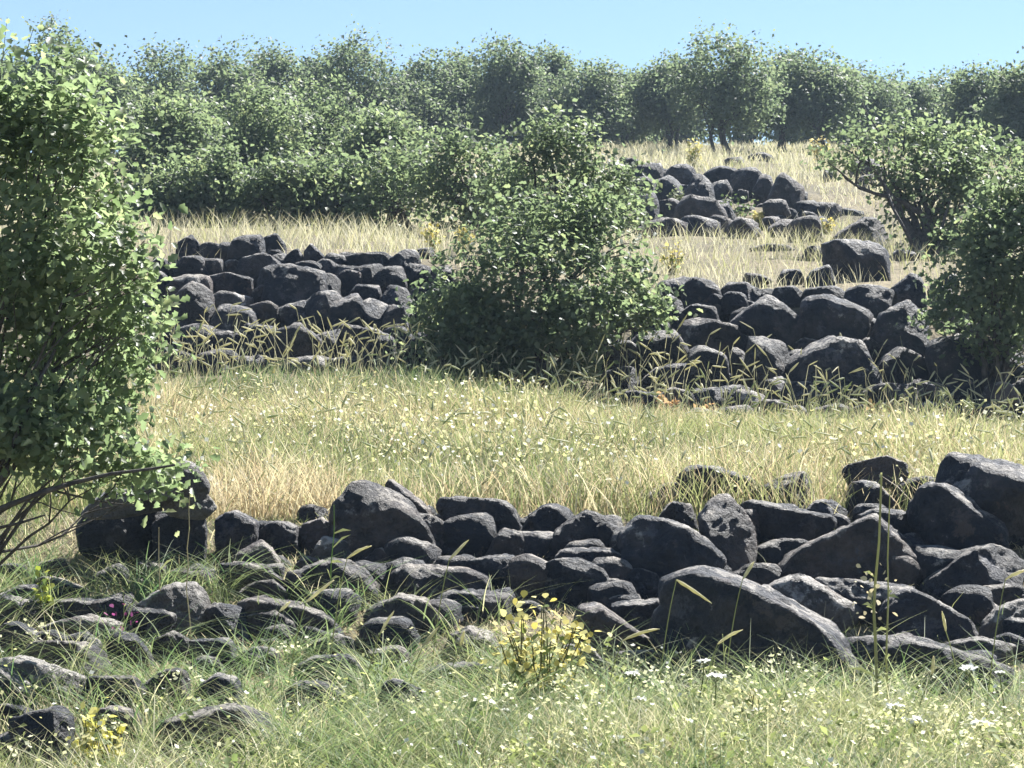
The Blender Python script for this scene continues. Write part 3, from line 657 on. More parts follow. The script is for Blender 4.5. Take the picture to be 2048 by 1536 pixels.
def tree(name, base, lobes, nleaf, leaf, mat, label, cat="tree", group=None, seed=1, detail=False, trunk_r=0.09, stems=2, extra=(), cl=0.13, per=18, stem_h=0.3, bias=0.55, hole_t=-0.02):
    """base: world point; lobes: list of (centre xyz world, radius xyz)"""
    r = np.random.default_rng(seed)
    root = empty(name, Vector(base), label, cat, group)
    C = np.array([l[0] for l in lobes]) - base; R = np.array([l[1] for l in lobes])
    area = R[:, 0] * R[:, 2]
    ncl = max(6, int(nleaf / per))
    pick = r.choice(len(lobes), size=ncl, p=area / area.sum())
    dirs = r.normal(size=(ncl, 3)); dirs /= np.linalg.norm(dirs, axis=1, keepdims=True)
    rad = r.uniform(bias, 1.04, ncl) ** 0.8
    # bumps on each lobe so that its outline is uneven
    rad = rad * (1 + 0.5 * vnoise(dirs * 2.6 + pick[:, None] * 7.7, seed))
    cen = C[pick] + dirs * R[pick] * rad[:, None]
    hole = fbm(cen * (0.36 / cl) + seed * 3.1, seed + 3, 2)
    cen = cen[(cen[:, 2] > 0.02) & (hole > hole_t + 0.25 * r.uniform(-1, 1, ncl))]
    # shoots standing out of the outline
    ns = max(8, len(cen) // (9 if base[1] < 60 else 16))
    sh = r.normal(size=(ns, 3)); sh[:, 2] = np.abs(sh[:, 2]) * 1.2; sh /= np.linalg.norm(sh, axis=1, keepdims=True)
    sl = r.choice(len(lobes), size=ns, p=area / area.sum())
    cen = np.concatenate([cen, C[sl] + sh * R[sl] * r.uniform(1.0, 1.32, ns)[:, None]])
    ncl = len(cen)
    k = r.poisson(per, ncl)
    idx = np.repeat(np.arange(ncl), k)
    n = len(idx)
    sp = cl * r.uniform(0.55, 1.3, ncl)[idx, None]
    off = r.normal(size=(n, 3)) * sp * np.array([1, 1, 0.75])
    pos = cen[idx] + off
    pos[:, 2] = np.maximum(pos[:, 2], 0.02)
    outw = pos - C.mean(0); outw /= np.linalg.norm(outw, axis=1, keepdims=True) + 1e-6
    nor = 0.75 * np.array([0, 0, 1.0]) + 0.4 * outw + r.normal(size=(n, 3)) * 0.75
    fr = frames(nor, r.uniform(0, 2 * math.pi, n))
    sc = leaf * r.uniform(0.65, 1.25, n)
    tv, tf = (LEAF_T, LEAF_F) if detail else (LEAF_S, LEAF_SF)
    V, FF, SS = stamp(tv, tf, pos, fr, sc)
    tint = np.clip(r.normal(0.42, 0.2, ncl)[idx] + r.normal(0, 0.16, n), 0, 1)
    me = mesh_np("crown", V, FF, SS, attrs={"tint": ('FLOAT', np.repeat(tint, len(tv)))})
    link_mesh("crown", me, mat, root)
    # trunk and limbs
    paths = []
    tops = []
    spread = R[:, 0].max()
    for s in range(stems):
        a = np.array([r.uniform(-0.12, 0.12) * stems, r.uniform(-0.1, 0.1) * stems, -0.15])
        tgt = C[r.integers(len(C))] * np.array([0.45, 0.45, 0.0]) + np.array([0, 0, C[:, 2].mean() * stem_h * 2])
        p = limb(a, tgt, r, 8, 0.08)
        paths.append((p, np.linspace(trunk_r * 1.15, trunk_r * 0.6, 8))); tops.append(p)
    for c in C:
        st = tops[r.integers(len(tops))]
        a = st[r.integers(3, len(st))]
        p = limb(a, c + r.normal(size=3) * 0.1, r, 7, 0.1, 0.04)
        paths.append((p, np.linspace(trunk_r * 0.5, trunk_r * 0.12, 7)))
        for q in range(3):
            e = c + r.normal(size=3) * R.mean(0) * 0.5
            paths.append((limb(p[r.integers(3, 6)], e, r, 5, 0.1), np.linspace(trunk_r * 0.2, trunk_r * 0.06, 5)))
    for pts, r0, r1 in extra:
        pts = np.array(pts) - base
        paths.append((pts, np.linspace(r0, r1, len(pts))))
    V, FF, SS = tube(paths, 7)
    me = mesh_np("trunk", V, FF, SS, smooth=True)
    link_mesh("trunk", me, M_BARK, root)
    return root

def px_lobes(L, d, seed, depth=0.9, jit=0.5):
    r = np.random.default_rng(seed)
    out = []
    for (u, v, ru, rv) in L:
        dd = d + r.uniform(-jit, jit)
        s = dd / F
        out.append((P(u, v, dd), np.array([ru * s, (ru + rv) / 2 * s * depth, rv * s])))
    return out

def env_lobes(u, top, bot, w, d, seed, n=12, droop=0.1):
    """lobes filling an uneven dome between rows top and bot, w pixels wide"""
    r = np.random.default_rng(seed)
    out = []
    h = bot - top
    for k in range(n):
        a = r.uniform(0, 2 * math.pi); q = math.sqrt(r.uniform(0.05, 1.0))
        x = math.cos(a) * q; z = math.sin(a) * q
        rr = r.uniform(0.24, 0.38) * min(w, h * 1.2) * 0.75
        uu = u + x * max(w / 2 - rr * 0.75, 0); vv = (top + bot) / 2 - z * max(h / 2 - rr * 0.75, 0) + r.uniform(-4, 4)
        out.append((uu, vv, rr * r.uniform(0.9, 1.2), rr * r.uniform(0.8, 1.05)))
    # a leader so that the top row is reached
    out.append((u + r.uniform(-0.15, 0.15) * w, top + 0.17 * h, 0.2 * w, 0.17 * h))
    return px_lobes(out, d, seed + 5, 0.9, w / F * d * 0.3)

def gp(u, d):
    z = float(ground_ud(u, d)); return np.array([(u - 1024) / F * d, d, z])

# near oak at the left edge
D = 12.4
LL = [(255,500,55,50),(270,580,45,50),(245,660,55,60),(130,860,70,50),(150,250,60,70),(40,210,105,110),(-60,330,200,200),(110,300,90,90),(150,400,105,90),(40,480,170,130),(215,470,80,85),(250,545,72,60),(130,600,150,110),(270,620,58,55),(-40,680,180,170),(180,720,120,100),(80,820,150,110),(255,720,50,60),(210,820,75,60),(-60,880,110,80),(120,925,70,36),(330,945,55,38),(280,930,45,30),(215,955,50,30),(60,120,50,50),(-100,150,120,110),(-200,600,160,300)]
tb = gp(-190, D)
LL = [(u - 8 if u > 140 else u, v, a * 0.9, b * 0.92) for u, v, a, b in LL] + [(20,90,60,50),(60,850,110,70),(20,760,120,80),(95,165,60,50),(282,540,40,34),(205,262,34,30),(268,430,36,30),(285,640,36,34),(255,730,34,36),(150,140,30,30)]
br = lambda pts: [P(u, v, D + dd) for u, v, dd in pts]
tree("oak_tree", tb, px_lobes(LL, D, 3, 0.55, 0.5), 28000, 0.054, M_LEAF_NEAR,
     "large near oak with bright leaves filling the left edge", seed=11, detail=True, hole_t=-0.07, trunk_r=0.022, stems=2, cl=0.085, per=13,
     extra=[(br([(-190,1320,0),(-150,1180,-.1),(-60,1040,-.3),(10,950,-.5),(30,880,-.55),(62,800,-.5),(110,700,-.3)]), 0.024, 0.008),
            (br([(-60,1040,-.3),(0,1018,-.5),(70,990,-.6),(150,965,-.65),(220,948,-.65),(300,938,-.6),(350,930,-.6)]), 0.016, 0.005),
            (br([(-80,1060,-.3),(-20,1060,-.5),(40,1046,-.6),(90,1030,-.6)]), 0.011, 0.004)])

# the bushy oak in the centre and the taller one behind it
C2 = [(1080,450,120,60),(1180,470,100,70),(1000,500,90,60),(930,560,75,70),(1060,560,140,80),(1200,580,110,80),(900,640,70,60),(1010,650,120,70),(1140,660,120,70),(1255,610,70,55),(1270,640,50,40),(950,700,90,55),(1080,720,120,50),(1250,530,40,50),(1230,430,40,36),(860,700,60,50),(1180,700,80,50),(1000,730,100,45)]
tree("oak_shrub", gp(1060, 24.9), px_lobes(C2, 25.0, 5, 0.9, 0.35), 26000, 0.070, M_LEAF_MID,
     "bushy oak in the centre standing in front of the gap between two stone walls", seed=12, trunk_r=0.05, stems=4, cl=0.10, per=14, detail=True)
C1 = [(1105,270,60,45),(1060,300,50,40),(1150,320,60,60),(1210,370,60,50),(1240,420,45,45),(1090,370,90,60),(1020,400,50,60),(1180,440,90,60),(1060,470,90,60)]
tree("oak_tree", gp(1120, 30), px_lobes(C1, 30, 6, 0.9, 0.4), 10000, 0.075, M_LEAF_MID,
     "cone-shaped oak rising just behind the bushy central oak", seed=13, trunk_r=0.06, stems=3, cl=0.12, per=14)

# right side
R2 = [(2030,330,60,60),(2020,400,90,70),(1975,470,70,70),(2040,500,110,80),(1930,560,70,60),(1900,620,60,50),(1990,590,90,70),(2050,620,90,60),(1960,650,60,36),(1885,650,36,30),(1950,690,46,26),(2040,695,60,34),(2090,420,90,120)]
tree("oak_tree", gp(2010, 25.2), px_lobes(R2, 25.4, 7, 0.9, 0.35), 14000, 0.072, M_LEAF_MID,
     "leafy bright oak at the right edge in front of the right wall's end", seed=14, trunk_r=0.035, stems=3, cl=0.10, per=14, detail=True)
R1 = [(1715,290,65,50),(1780,270,70,45),(1750,340,60,45),(1840,300,70,50),(1920,290,70,50),(1870,360,80,55),(1800,390,40,36),(1950,370,80,70),(1920,440,70,60),(1860,470,40,60),(1970,470,60,60),(1880,530,50,36),(1690,330,36,36),(1795,440,34,34),(1830,500,36,34)]
tree("oak_tree", gp(1850, 34), px_lobes(R1, 34.5, 8, 0.9, 0.5), 12000, 0.085, M_LEAF_MID,
     "twin-stemmed spreading oak on the slope right of the lone dark block", seed=15, trunk_r=0.09, stems=2, cl=0.13, per=14, bias=0.45,
     extra=[([P(1850,560,33.6), P(1836,510,33.5), P(1810,460,33.4), P(1788,420,33.5), P(1770,370,33.8)], 0.03, 0.015),
            ([P(1860,560,33.8), P(1875,500,33.7), P(1885,450,33.7), P(1900,400,34)], 0.036, 0.015)])

# thicket and shrubs left of centre
MID = [  # u, top, bottom, width, distance, label, name
 (330,185,455,230,46,"broad oak of the thicket behind the near left oak"),
 (485,150,450,270,48,"biggest rounded oak of the thicket left of centre"),
 (640,165,440,260,50,"oak of the thicket with dark hollow below, between the biggest and the right one"),
 (750,230,420,190,47,"rightmost oak of the thicket, above the low shrubs"),
]
for i, (u, t, b, w, d, lab) in enumerate(MID):
    tree("oak_tree", gp(u, d), env_lobes(u, t, b, w, d, 50 + i, 18), 14500, 0.098, M_LEAF_MID, lab, group="oaks of the thicket", seed=60 + i, trunk_r=0.09, stems=3, cl=0.16, per=14, bias=0.75, hole_t=-0.2)
SHR = [
 (335,340,470,120,38,"small oak shrub beside the near left oak's crown edge, by the straw strip"),
 (430,290,472,180,38,"pale-topped oak shrub in front of the biggest thicket oak"),
 (560,330,474,190,37.5,"wide low oak shrub above the middle of the left wall"),
 (680,315,474,180,38,"oak shrub above the flat slab of the left wall"),
 (800,298,476,210,37,"dark low oak shrub left of the cone-shaped oak"),
 (930,272,482,215,36,"yellowish-topped oak shrub touching the cone-shaped oak"),
]
for i, (u, t, b, w, d, lab) in enumerate(SHR):
    tree("oak_shrub", gp(u, d), env_lobes(u, t, b, w, d, 80 + i, 12), 8800, 0.088, M_LEAF_MID, lab, cat="shrub", group="oak shrubs above the left wall", seed=90 + i, trunk_r=0.05, stems=3, cl=0.14, per=14, bias=0.65)

# skyline
SKY = [(85,40,330,180,70),(195,108,340,150,72),(325,100,340,180,78),(450,103,340,170,80),(545,95,330,150,82),(640,120,330,150,84),(735,70,320,200,80),(830,105,310,150,82),(920,108,305,140,84),(1008,82,305,160,80),(1092,96,305,130,82),(1172,130,300,150,78),(1252,150,296,130,84),(1335,122,292,140,80),(1442,78,290,210,72),(1562,112,290,150,78),(1632,112,290,160,76),(1722,134,290,150,80),(1800,158,300,140,82),(1880,162,300,140,84),(1962,142,320,150,70),(2045,134,340,140,66),(2140,130,330,160,70),(2260,125,330,170,74),(2370,135,330,160,78),(-40,90,330,180,74)]
SKY.sort()
for i, (u, t, b, w, d) in enumerate(SKY):
    look = "tall" if (b - t) > 225 else ("broad" if w >= 160 else "round")
    if u == 1442: lab = "tallest right skyline oak on bare trunks above the far stone pile"
    elif u == 735: lab = "tallest middle skyline oak with a ragged dark top"
    else: lab = f"{look} oak on the skyline, {ORD[i] if i < 20 else ['twenty-first','twenty-second','twenty-third','twenty-fourth','twenty-fifth','twenty-sixth'][i-20]} from the left along the ridge"
    tree("oak_tree", gp(u, d), env_lobes(u, t, b - (16 if 1180 < u < 1700 else 0), w * 1.12, d, 120 + i, 17), 15500, 0.125, M_LEAF_FAR, lab, group="oaks along the skyline", seed=150 + i, trunk_r=0.055, stems=3 if u > 1150 else 2, cl=0.19, per=13, bias=0.7, stem_h=0.42, hole_t=-0.25)
BEH = [(-60,130),(40,150),(150,170),(260,165),(390,150),(500,160),(600,165),(690,165),(780,165),(870,165),(960,165),(1050,165),(1130,175),(1210,190),(1290,190),(1380,170),(1500,160),(1595,165),(1680,175),(1760,190),(1840,195),(1920,190),(2000,190),(2090,180)]
for i, (u, t) in enumerate(BEH):
    tree("oak_tree", gp(u, 97), env_lobes(u, t, 318, 150, 97, 220 + i, 10), 4500, 0.19, M_LEAF_FAR, "oak filling the gap behind the front skyline oaks on the ridge", group="second row of ridge oaks", seed=250 + i, trunk_r=0.10, stems=2, cl=0.24, per=11, bias=0.5, stem_h=0.4)

# ---------------------------------------------------------------- grass and flowers
def blades(base, h, w, lean, bend, col, r, seg=3):
    n = len(base)
    a = r.uniform(0, 2 * math.pi, n); wd = np.stack([np.cos(a), np.sin(a), np.zeros(n)], 1)
    b = r.uniform(0, 2 * math.pi, n); ld = np.stack([np.cos(b), np.sin(b), np.zeros(n)], 1)
    t = np.linspace(0, 1, seg + 1)
    V = np.zeros((n, 2 * (seg + 1), 3))
    for k, tt in enumerate(t):
        c = base + np.array([0, 0, 1.0]) * (h * tt * (1 - 0.35 * bend * tt))[:, None] + ld * (h * (lean * tt + bend * tt * tt))[:, None]
        ww = (w * (1 - 0.88 * tt ** 1.5) * 0.5)[:, None]
        V[:, 2 * k] = c - wd * ww; V[:, 2 * k + 1] = c + wd * ww
    f = np.array([[2 * k, 2 * k + 1, 2 * k + 3, 2 * k + 2] for k in range(seg)]).ravel()
    FF = (f[None] + (np.arange(n) * 2 * (seg + 1))[:, None]).ravel()
    C = np.repeat(np.concatenate([col, np.ones((n, 1))], 1), 2 * (seg + 1), 0)
    return V.reshape(-1, 3), FF, np.full(n * seg, 4), C

def scatter(n, d0, d1, r, u0=-450, u1=2750, dens=None):
    d = np.sqrt(r.uniform(d0 * d0, d1 * d1, n)); u = r.uniform(u0, u1, n)
    if dens is not None:
        k = r.uniform(0, 1, n) < dens(u, d); u, d = u[k], d[k]
    x = (u - 1024) / F * d
    return u, d, np.stack([x, d, ground(x, d) - 0.01], 1)

def patch(u, d, f, seed):
    x = (u - 1024) / F * d
    return vnoise(np.stack([x * f, d * f, np.zeros_like(x)], 1), seed)

def mixcol(a, b, t):
    t = np.clip(t, 0, 1)[:, None]; return np.array(a)[None] * (1 - t) + np.array(b)[None] * t

GREEN, OLIVE, STRAW, TAN, PALE = (0.13, 0.18, 0.080), (0.33, 0.345, 0.165), (0.48, 0.42, 0.27), (0.46, 0.355, 0.235), (0.63, 0.58, 0.42)

def grass_obj(name, parts, kindlabel):
    V = np.concatenate([p[0] for p in parts]); S = np.concatenate([p[2] for p in parts]); C = np.concatenate([p[3] for p in parts])
    off, FF = 0, []
    for p in parts: FF.append(p[1] + off); off += len(p[0])
    me = mesh_np(name, V, np.concatenate(FF), S, attrs={"col": ('FLOAT_COLOR', C)})
    o = link_mesh(name, me, M_GRASS)
    tag(o, kindlabel, "grass", kind="stuff")
    return o

r = np.random.default_rng(21)
RP = np.array([p for p in RPOS if p[1] < 16.2])
def clear(u, d, keep=0.14):
    x = (u - 1024) / F * d
    k = np.ones_like(u)
    for rx, ry, rw in RP:
        if rx < -1.45 and ry > 15.2: continue
        k[(np.abs(x - rx) < rw * 0.95) & (d > ry - 0.85) & (d < ry + 0.35)] = keep
    return k
# A: weeds in front of and under the front wall
def densA(u, d):
    k = np.ones_like(u)
    wallish = (d > 14.25) & (u > 480)
    k = np.where(wallish, 0.07, k)
    k = np.where((d > 15.6) & (u > 150) & (u <= 480), 0.15, k)
    k = np.where((d > 13.1) & (u <= 560), k * 0.45, k)
    return k * np.clip(0.65 + 0.6 * patch(u, d, 1.6, 3), 0.12, 1) * clear(u, d)
u, d, b = scatter(185000, 8.2, 16.4, r, dens=densA)
n = len(u); t = 0.45 + 0.4 * patch(u, d, 1.1, 9) + r.normal(0, 0.22, n)
col = np.where((r.uniform(0, 1, n) < np.where((u > 950) & (d < 12.8), 0.36, 0.17) + 0.12 * patch(u, d, 1.0, 61))[:, None], mixcol(STRAW, PALE, r.uniform(0, 1, n)), mixcol(GREEN, OLIVE, t))
pa = blades(b, r.uniform(0.07, 0.30, n) * (1 + 0.5 * patch(u, d, 1.4, 77)) * np.where(d < 13.0, 1.0, 0.8), r.uniform(0.003, 0.009, n), r.uniform(0, 0.5, n), r.uniform(0.1, 0.9, n), col, r)
# short dry litter everywhere
u, d, b = scatter(70000, 11.5, 16.6, r); n = len(u)
pz = blades(b, r.uniform(0.025, 0.085, n), r.uniform(0.004, 0.009, n), r.uniform(0.2, 0.9, n), r.uniform(0.1, 0.8, n), np.where((patch(u, d, 1.2, 19) + r.normal(0, 0.5, n) > 0.1)[:, None], mixcol(GREEN, OLIVE, r.uniform(0, 1, n)), mixcol(TAN, PALE, r.uniform(0, 1, n))), r, 2)
# long green arching blades in tussocks
tu, td, tbz = scatter(620, 8.6, 15.2, r, dens=lambda u, d: np.where((d > 14.2) & (u > 900), 0.3, 1.0) * clear(u, d, 0.2))
tb_ = np.repeat(tbz, 34, 0) + r.normal(size=(len(tbz) * 34, 3)) * np.array([0.05, 0.05, 0])
n = len(tb_)
tc_ = np.repeat(r.normal(0.55, 0.35, len(tbz)), 34) + r.normal(0, 0.2, n)
pb = blades(tb_, r.uniform(0.16, 0.46, n), r.uniform(0.004, 0.009, n), r.uniform(0.05, 0.5, n), r.uniform(0.3, 1.3, n), np.where((tc_ > 0.9)[:, None], mixcol(OLIVE, PALE, tc_ - 0.5), mixcol((0.11, 0.18, 0.07), OLIVE, tc_)), r, 5)
tu, td, tbz = scatter(260, 11.0, 15.4, r, u0=-60, u1=1080, dens=lambda u, d: clear(u, d, 0.22))
tb_ = np.repeat(tbz, 26, 0) + r.normal(size=(len(tbz) * 26, 3)) * np.array([0.04, 0.04, 0])
n = len(tb_)
pc = blades(tb_, r.uniform(0.16, 0.44, n), r.uniform(0.006, 0.012, n), r.uniform(0.1, 0.5, n), r.uniform(0.5, 1.5, n), mixcol((0.10, 0.18, 0.075), (0.34, 0.37, 0.2), r.normal(0.35, 0.3, n)), r, 6)
tu, td, tbz = scatter(70, 12.6, 14.6, r, u0=1150, u1=2100)
tb_ = np.repeat(tbz, 9, 0) + r.normal(size=(len(tbz) * 9, 3)) * np.array([0.04, 0.04, 0])
n = len(tb_)
pd = blades(tb_, r.uniform(0.2, 0.5, n), r.uniform(0.006, 0.011, n), r.uniform(0.1, 0.6, n), r.uniform(0.3, 1.2, n), mixcol((0.14, 0.22, 0.10), (0.40, 0.42, 0.26), r.normal(0.5, 0.3, n)), r, 6)
grass_obj("foreground_grass", [pa, pz, pb, pc, pd], "mixed green and straw weeds growing in front of the front wall")
# B: the meadow between the walls
def densB(u, d):
    k = np.clip(0.8 + 0.4 * patch(u, d, 0.9, 4), 0.2, 1)
    far = np.where(u > 1180, 22.7, 23.9)
    return k * np.where(d > far, 0.10, 1.0)
u, d, b = scatter(185000, 16.5, 25.8, r, dens=densB)
n = len(u)
dry = np.exp(-((u - 530) / 130) ** 2 - ((d - 16.9) / 1.0) ** 2) * 1.3 + 0.12 * (u > 1300) * np.exp(-((d - 17.5) / 1.6) ** 2)
t = 0.55 + 0.45 * patch(u, d, 0.8, 14) + r.normal(0, 0.25, n)
col = mixcol(GREEN, OLIVE, t + 0.1 - np.clip((d - 21.8) / 2.2, 0, 1) * 0.75)
isdry = r.uniform(0, 1, n) < np.clip(0.36 + 0.36 * patch(u, d, 0.6, 31) + dry - np.clip((d - 21.8) / 2.2, 0, 1) * 0.25, 0.03, 0.95)
col = np.where(isdry[:, None], mixcol(TAN, PALE, r.uniform(0, 1, n) ** 1.3), col)
low = np.where(u > 1150, np.clip(1 - (d - 20.3) / 2.4 * 0.55, 0.4, 1), np.clip(1 - (d - 22.0) / 2.0 * 0.45, 0.5, 1))
pa = blades(b, low * r.uniform(0.12, 0.40, n) * (1 + 0.45 * patch(u, d, 1.3, 8)), r.uniform(0.005, 0.013, n), r.uniform(0, 0.35, n), r.uniform(0.05, 0.7, n), col, r)
grass_obj("meadow_grass", [pa], "yellow-green meadow grass between the front wall and the far walls")
# C: straw grass above the far walls
u, d, b = scatter(215000, 27.3, 92, r, dens=lambda u, d: np.clip(0.75 + 0.5 * patch(u, d, 0.5, 6), 0.15, 1) * np.clip(34 / d, 0.3, 1) * np.where((u > 1250) & (u < 1640) & (d > 39) & (d < 47.5), 0.12, 1))
n = len(u)
t = 0.4 + 0.5 * patch(u, d, 0.35, 44) + r.normal(0, 0.25, n)
col = np.where((r.uniform(0, 1, n) < 0.3 + 0.25 * patch(u, d, 0.5, 47))[:, None], mixcol(OLIVE, STRAW, t), mixcol((0.46, 0.42, 0.30), (0.62, 0.585, 0.46), t))
pa = blades(b, r.uniform(0.10, 0.34, n) * (1 + 0.4 * patch(u, d, 0.7, 71)), r.uniform(0.006, 0.012, n) * np.clip(d / 32, 1, 2.5), r.uniform(0, 0.4, n), r.uniform(0.05, 0.6, n), col, r, 2)
grass_obj("hillside_grass", [pa], "dry straw-coloured grass on the slope above the far walls")

# wild barley: stems with pale ears along the foot of the far walls and over the front stones
EAR = []
def barley(base, h, ear, r, head, col):
    """stems and spindle-shaped ears"""
    n = len(base)
    a = r.uniform(0, 2 * math.pi, n); ld = np.stack([np.cos(a), np.sin(a) * 0.5, np.zeros(n)], 1)
    lean = r.uniform(0.05, 0.55, n)[:, None]
    top = base + np.array([0, 0, 1.0]) * h[:, None] + ld * lean * h[:, None]
    up = np.array([0, 0, 1.0])
    dire = ld * r.uniform(0.3, 1.3, n)[:, None] + up * r.uniform(-0.6, 1.0, n)[:, None]; dire /= np.linalg.norm(dire, axis=1, keepdims=True)
    mid = base * 0.45 + top * 0.55 - ld * lean * h[:, None] * 0.22
    VV, FF, SS, CC, off = [], [], [], [], 0
    # stem: three-point ribbon, two crossed
    for wd in (np.array([1.0, 0, 0]), np.array([0, 1.0, 0])):
        w = 0.0022 * (h / 0.4)[:, None]
        S = np.stack([base - wd * w, base + wd * w, mid - wd * w, mid + wd * w, top - wd * w * .7, top + wd * w * .7], 1)
        f = np.array([0, 1, 3, 2, 2, 3, 5, 4]); FF.append((f[None] + (np.arange(n) * 6)[:, None]).ravel() + off)
        VV.append(S.reshape(-1, 3)); SS.append(np.full(2 * n, 4)); CC.append(np.repeat(col * 0.8, 6, 0)); off += 6 * n
    # ear
    k = 5; ts = np.array([0, .2, .5, .8, 1.0]); rs = np.array([.3, 1, 1, .75, .15])
    fr = frames(dire, np.zeros(n))
    sides = 5; an = np.linspace(0, 2 * math.pi, sides, endpoint=False)
    E = np.zeros((n, k * sides, 3))
    for i in range(k):
        ring = (fr[:, None, :, 0] * np.cos(an)[None, :, None] + fr[:, None, :, 1] * np.sin(an)[None, :, None]) * (head * rs[i])[:, None, None]
        E[:, i * sides:(i + 1) * sides] = top[:, None] + dire[:, None] * (ear * ts[i])[:, None, None] + ring
    f = np.array([[i * sides + j, i * sides + (j + 1) % sides, (i + 1) * sides + (j + 1) % sides, (i + 1) * sides + j] for i in range(k - 1) for j in range(sides)]).ravel()
    FF.append((f[None] + (np.arange(n) * k * sides)[:, None]).ravel() + off); VV.append(E.reshape(-1, 3)); SS.append(np.full(n * (k - 1) * sides, 4)); CC.append(np.repeat(col, k * sides, 0))
    C = np.concatenate(CC); C = np.concatenate([C, np.ones((len(C), 1))], 1)
    return np.concatenate(VV), np.concatenate(FF), np.concatenate(SS), C

u, d, b = scatter(760, 24.0, 25.9, r, u0=280, u1=2100, dens=lambda u, d: np.where(u < 1350, 1.0, 0.5))
n = len(u); pa = barley(b, r.uniform(0.15, 0.5, n), r.uniform(0.08, 0.18, n), r, r.uniform(0.005, 0.010, n), mixcol((0.48, 0.46, 0.30), (0.70, 0.66, 0.48), r.uniform(0, 1, n)))
u, d, b = scatter(1500, 16.8, 24.5, r); n = len(u)
pb = barley(b, r.uniform(0.2, 0.4, n), r.uniform(0.07, 0.13, n), r, r.uniform(0.006, 0.009, n), mixcol((0.32, 0.36, 0.20), (0.60, 0.57, 0.42), r.uniform(0, 1, n)))
grass_obj("wild_barley", [pa, pb], "pale wild barley ears standing at the foot of the far walls")

# tiny flowers of the meadow
DISC = np.array([[math.cos(a) * rr, math.sin(a) * rr, 0.12 if rr > .9 else -.05] for a, rr in [(k * math.pi / 4, 1.0 if k % 2 == 0 else 0.72) for k in range(8)]])
DISC_F = [tuple(range(8))]
def discs(pos, size, col, r, tilt=0.5):
    n = len(pos)
    nor = np.array([0, 0, 1.0]) + r.normal(size=(n, 3)) * tilt
    V, FF, SS = stamp(DISC, DISC_F, pos, frames(nor, r.uniform(0, 6.28, n)), size)
    C = np.repeat(np.concatenate([col, np.ones((n, 1))], 1), 8, 0)
    return V, FF, SS, C
def flowers_obj(name, parts, label):
    V = np.concatenate([p[0] for p in parts]); S = np.concatenate([p[2] for p in parts]); C = np.concatenate([p[3] for p in parts])
    off, FF = 0, []
    for p in parts: FF.append(p[1] + off); off += len(p[0])
    o = link_mesh(name, mesh_np(name, V, np.concatenate(FF), S, attrs={"col": ('FLOAT_COLOR', C)}), M_PETAL)
    return tag(o, label, "flowers", kind="stuff")
r = np.random.default_rng(33)
dens = lambda u, d: np.clip(0.35 + 0.7 * patch(u, d, 0.7, 55) + 0.5 * np.exp(-((u - 1000) / 450) ** 2), 0.03, 1)
u, d, b = scatter(9000, 16.7, 22.4, r, dens=lambda u, d: dens(u, d) * np.where((u > 1100) & (d > 20.2), 0, 1)); n = len(u)
b[:, 2] += r.uniform(0.2, 0.44, n)
col = np.where((r.uniform(0, 1, n) < 0.7)[:, None], mixcol((0.62, 0.60, 0.26), (0.78, 0.74, 0.46), r.uniform(0, 1, n)), mixcol((0.7, 0.7, 0.58), (0.85, 0.84, 0.78), r.uniform(0, 1, n)))
flowers_obj("meadow_flowers", [discs(b, r.uniform(0.006, 0.020, n), col, r, 0.9)], "tiny pale yellow and white flowers dotting the meadow")
u, d, b = scatter(4200, 8.8, 14.2, r, dens=lambda u, d: np.clip(0.25 + 0.6 * patch(u, d, 1.2, 56) + 0.5 * (u > 1100) * (d < 12.6), 0.03, 1)); n = len(u)
b[:, 2] += r.uniform(0.1, 0.28, n)
col = np.where((r.uniform(0, 1, n) < 0.6)[:, None], mixcol((0.60, 0.62, 0.22), (0.8, 0.76, 0.42), r.uniform(0, 1, n)), mixcol((0.72, 0.72, 0.62), (0.88, 0.88, 0.84), r.uniform(0, 1, n)))
cu, cd, cb = scatter(330, 8.8, 13.2, r, dens=lambda u, d: np.where((u > 950) | (u < 420), 1.0, 0.3) * clear(u, d, 0.1) * np.clip(0.5 + 0.9 * patch(u, d, 1.1, 23), 0.05, 1))
idx = np.repeat(np.arange(len(cu)), r.poisson(15, len(cu))); m = len(idx)
cp = cb[idx] + r.normal(size=(m, 3)) * np.array([0.05, 0.05, 0.025]); cp[:, 2] += r.uniform(0.14, 0.34, len(cu))[idx]
cc = mixcol((0.60, 0.60, 0.30), (0.82, 0.80, 0.56), np.clip(r.uniform(0, 1, len(cu))[idx] + r.normal(0, 0.2, m), 0, 1))
flowers_obj("foreground_flowers", [discs(b, r.uniform(0.006, 0.015, n), col, r), discs(cp, r.uniform(0.006, 0.014, m), cc, r, 0.8)], "small cream and white flowers among the weeds in the foreground")

# ---------------------------------------------------------------- single plants
def col_attr(V, c, r, var=0.15):
    n = len(V); k = np.clip(1 + r.normal(0, var, (n, 1)), .5, 1.5)
    return np.concatenate([np.array(c)[None] * k, np.ones((n, 1))], 1)

def stem_mesh(name, paths, c, parent, r, sides=5):
    V, FF, SS = tube(paths, sides)
    return link_mesh(name, mesh_np(name, V, FF, SS, smooth=True, attrs={"col": ('FLOAT_COLOR', col_attr(V, c, r))}), M_GRASS, parent)

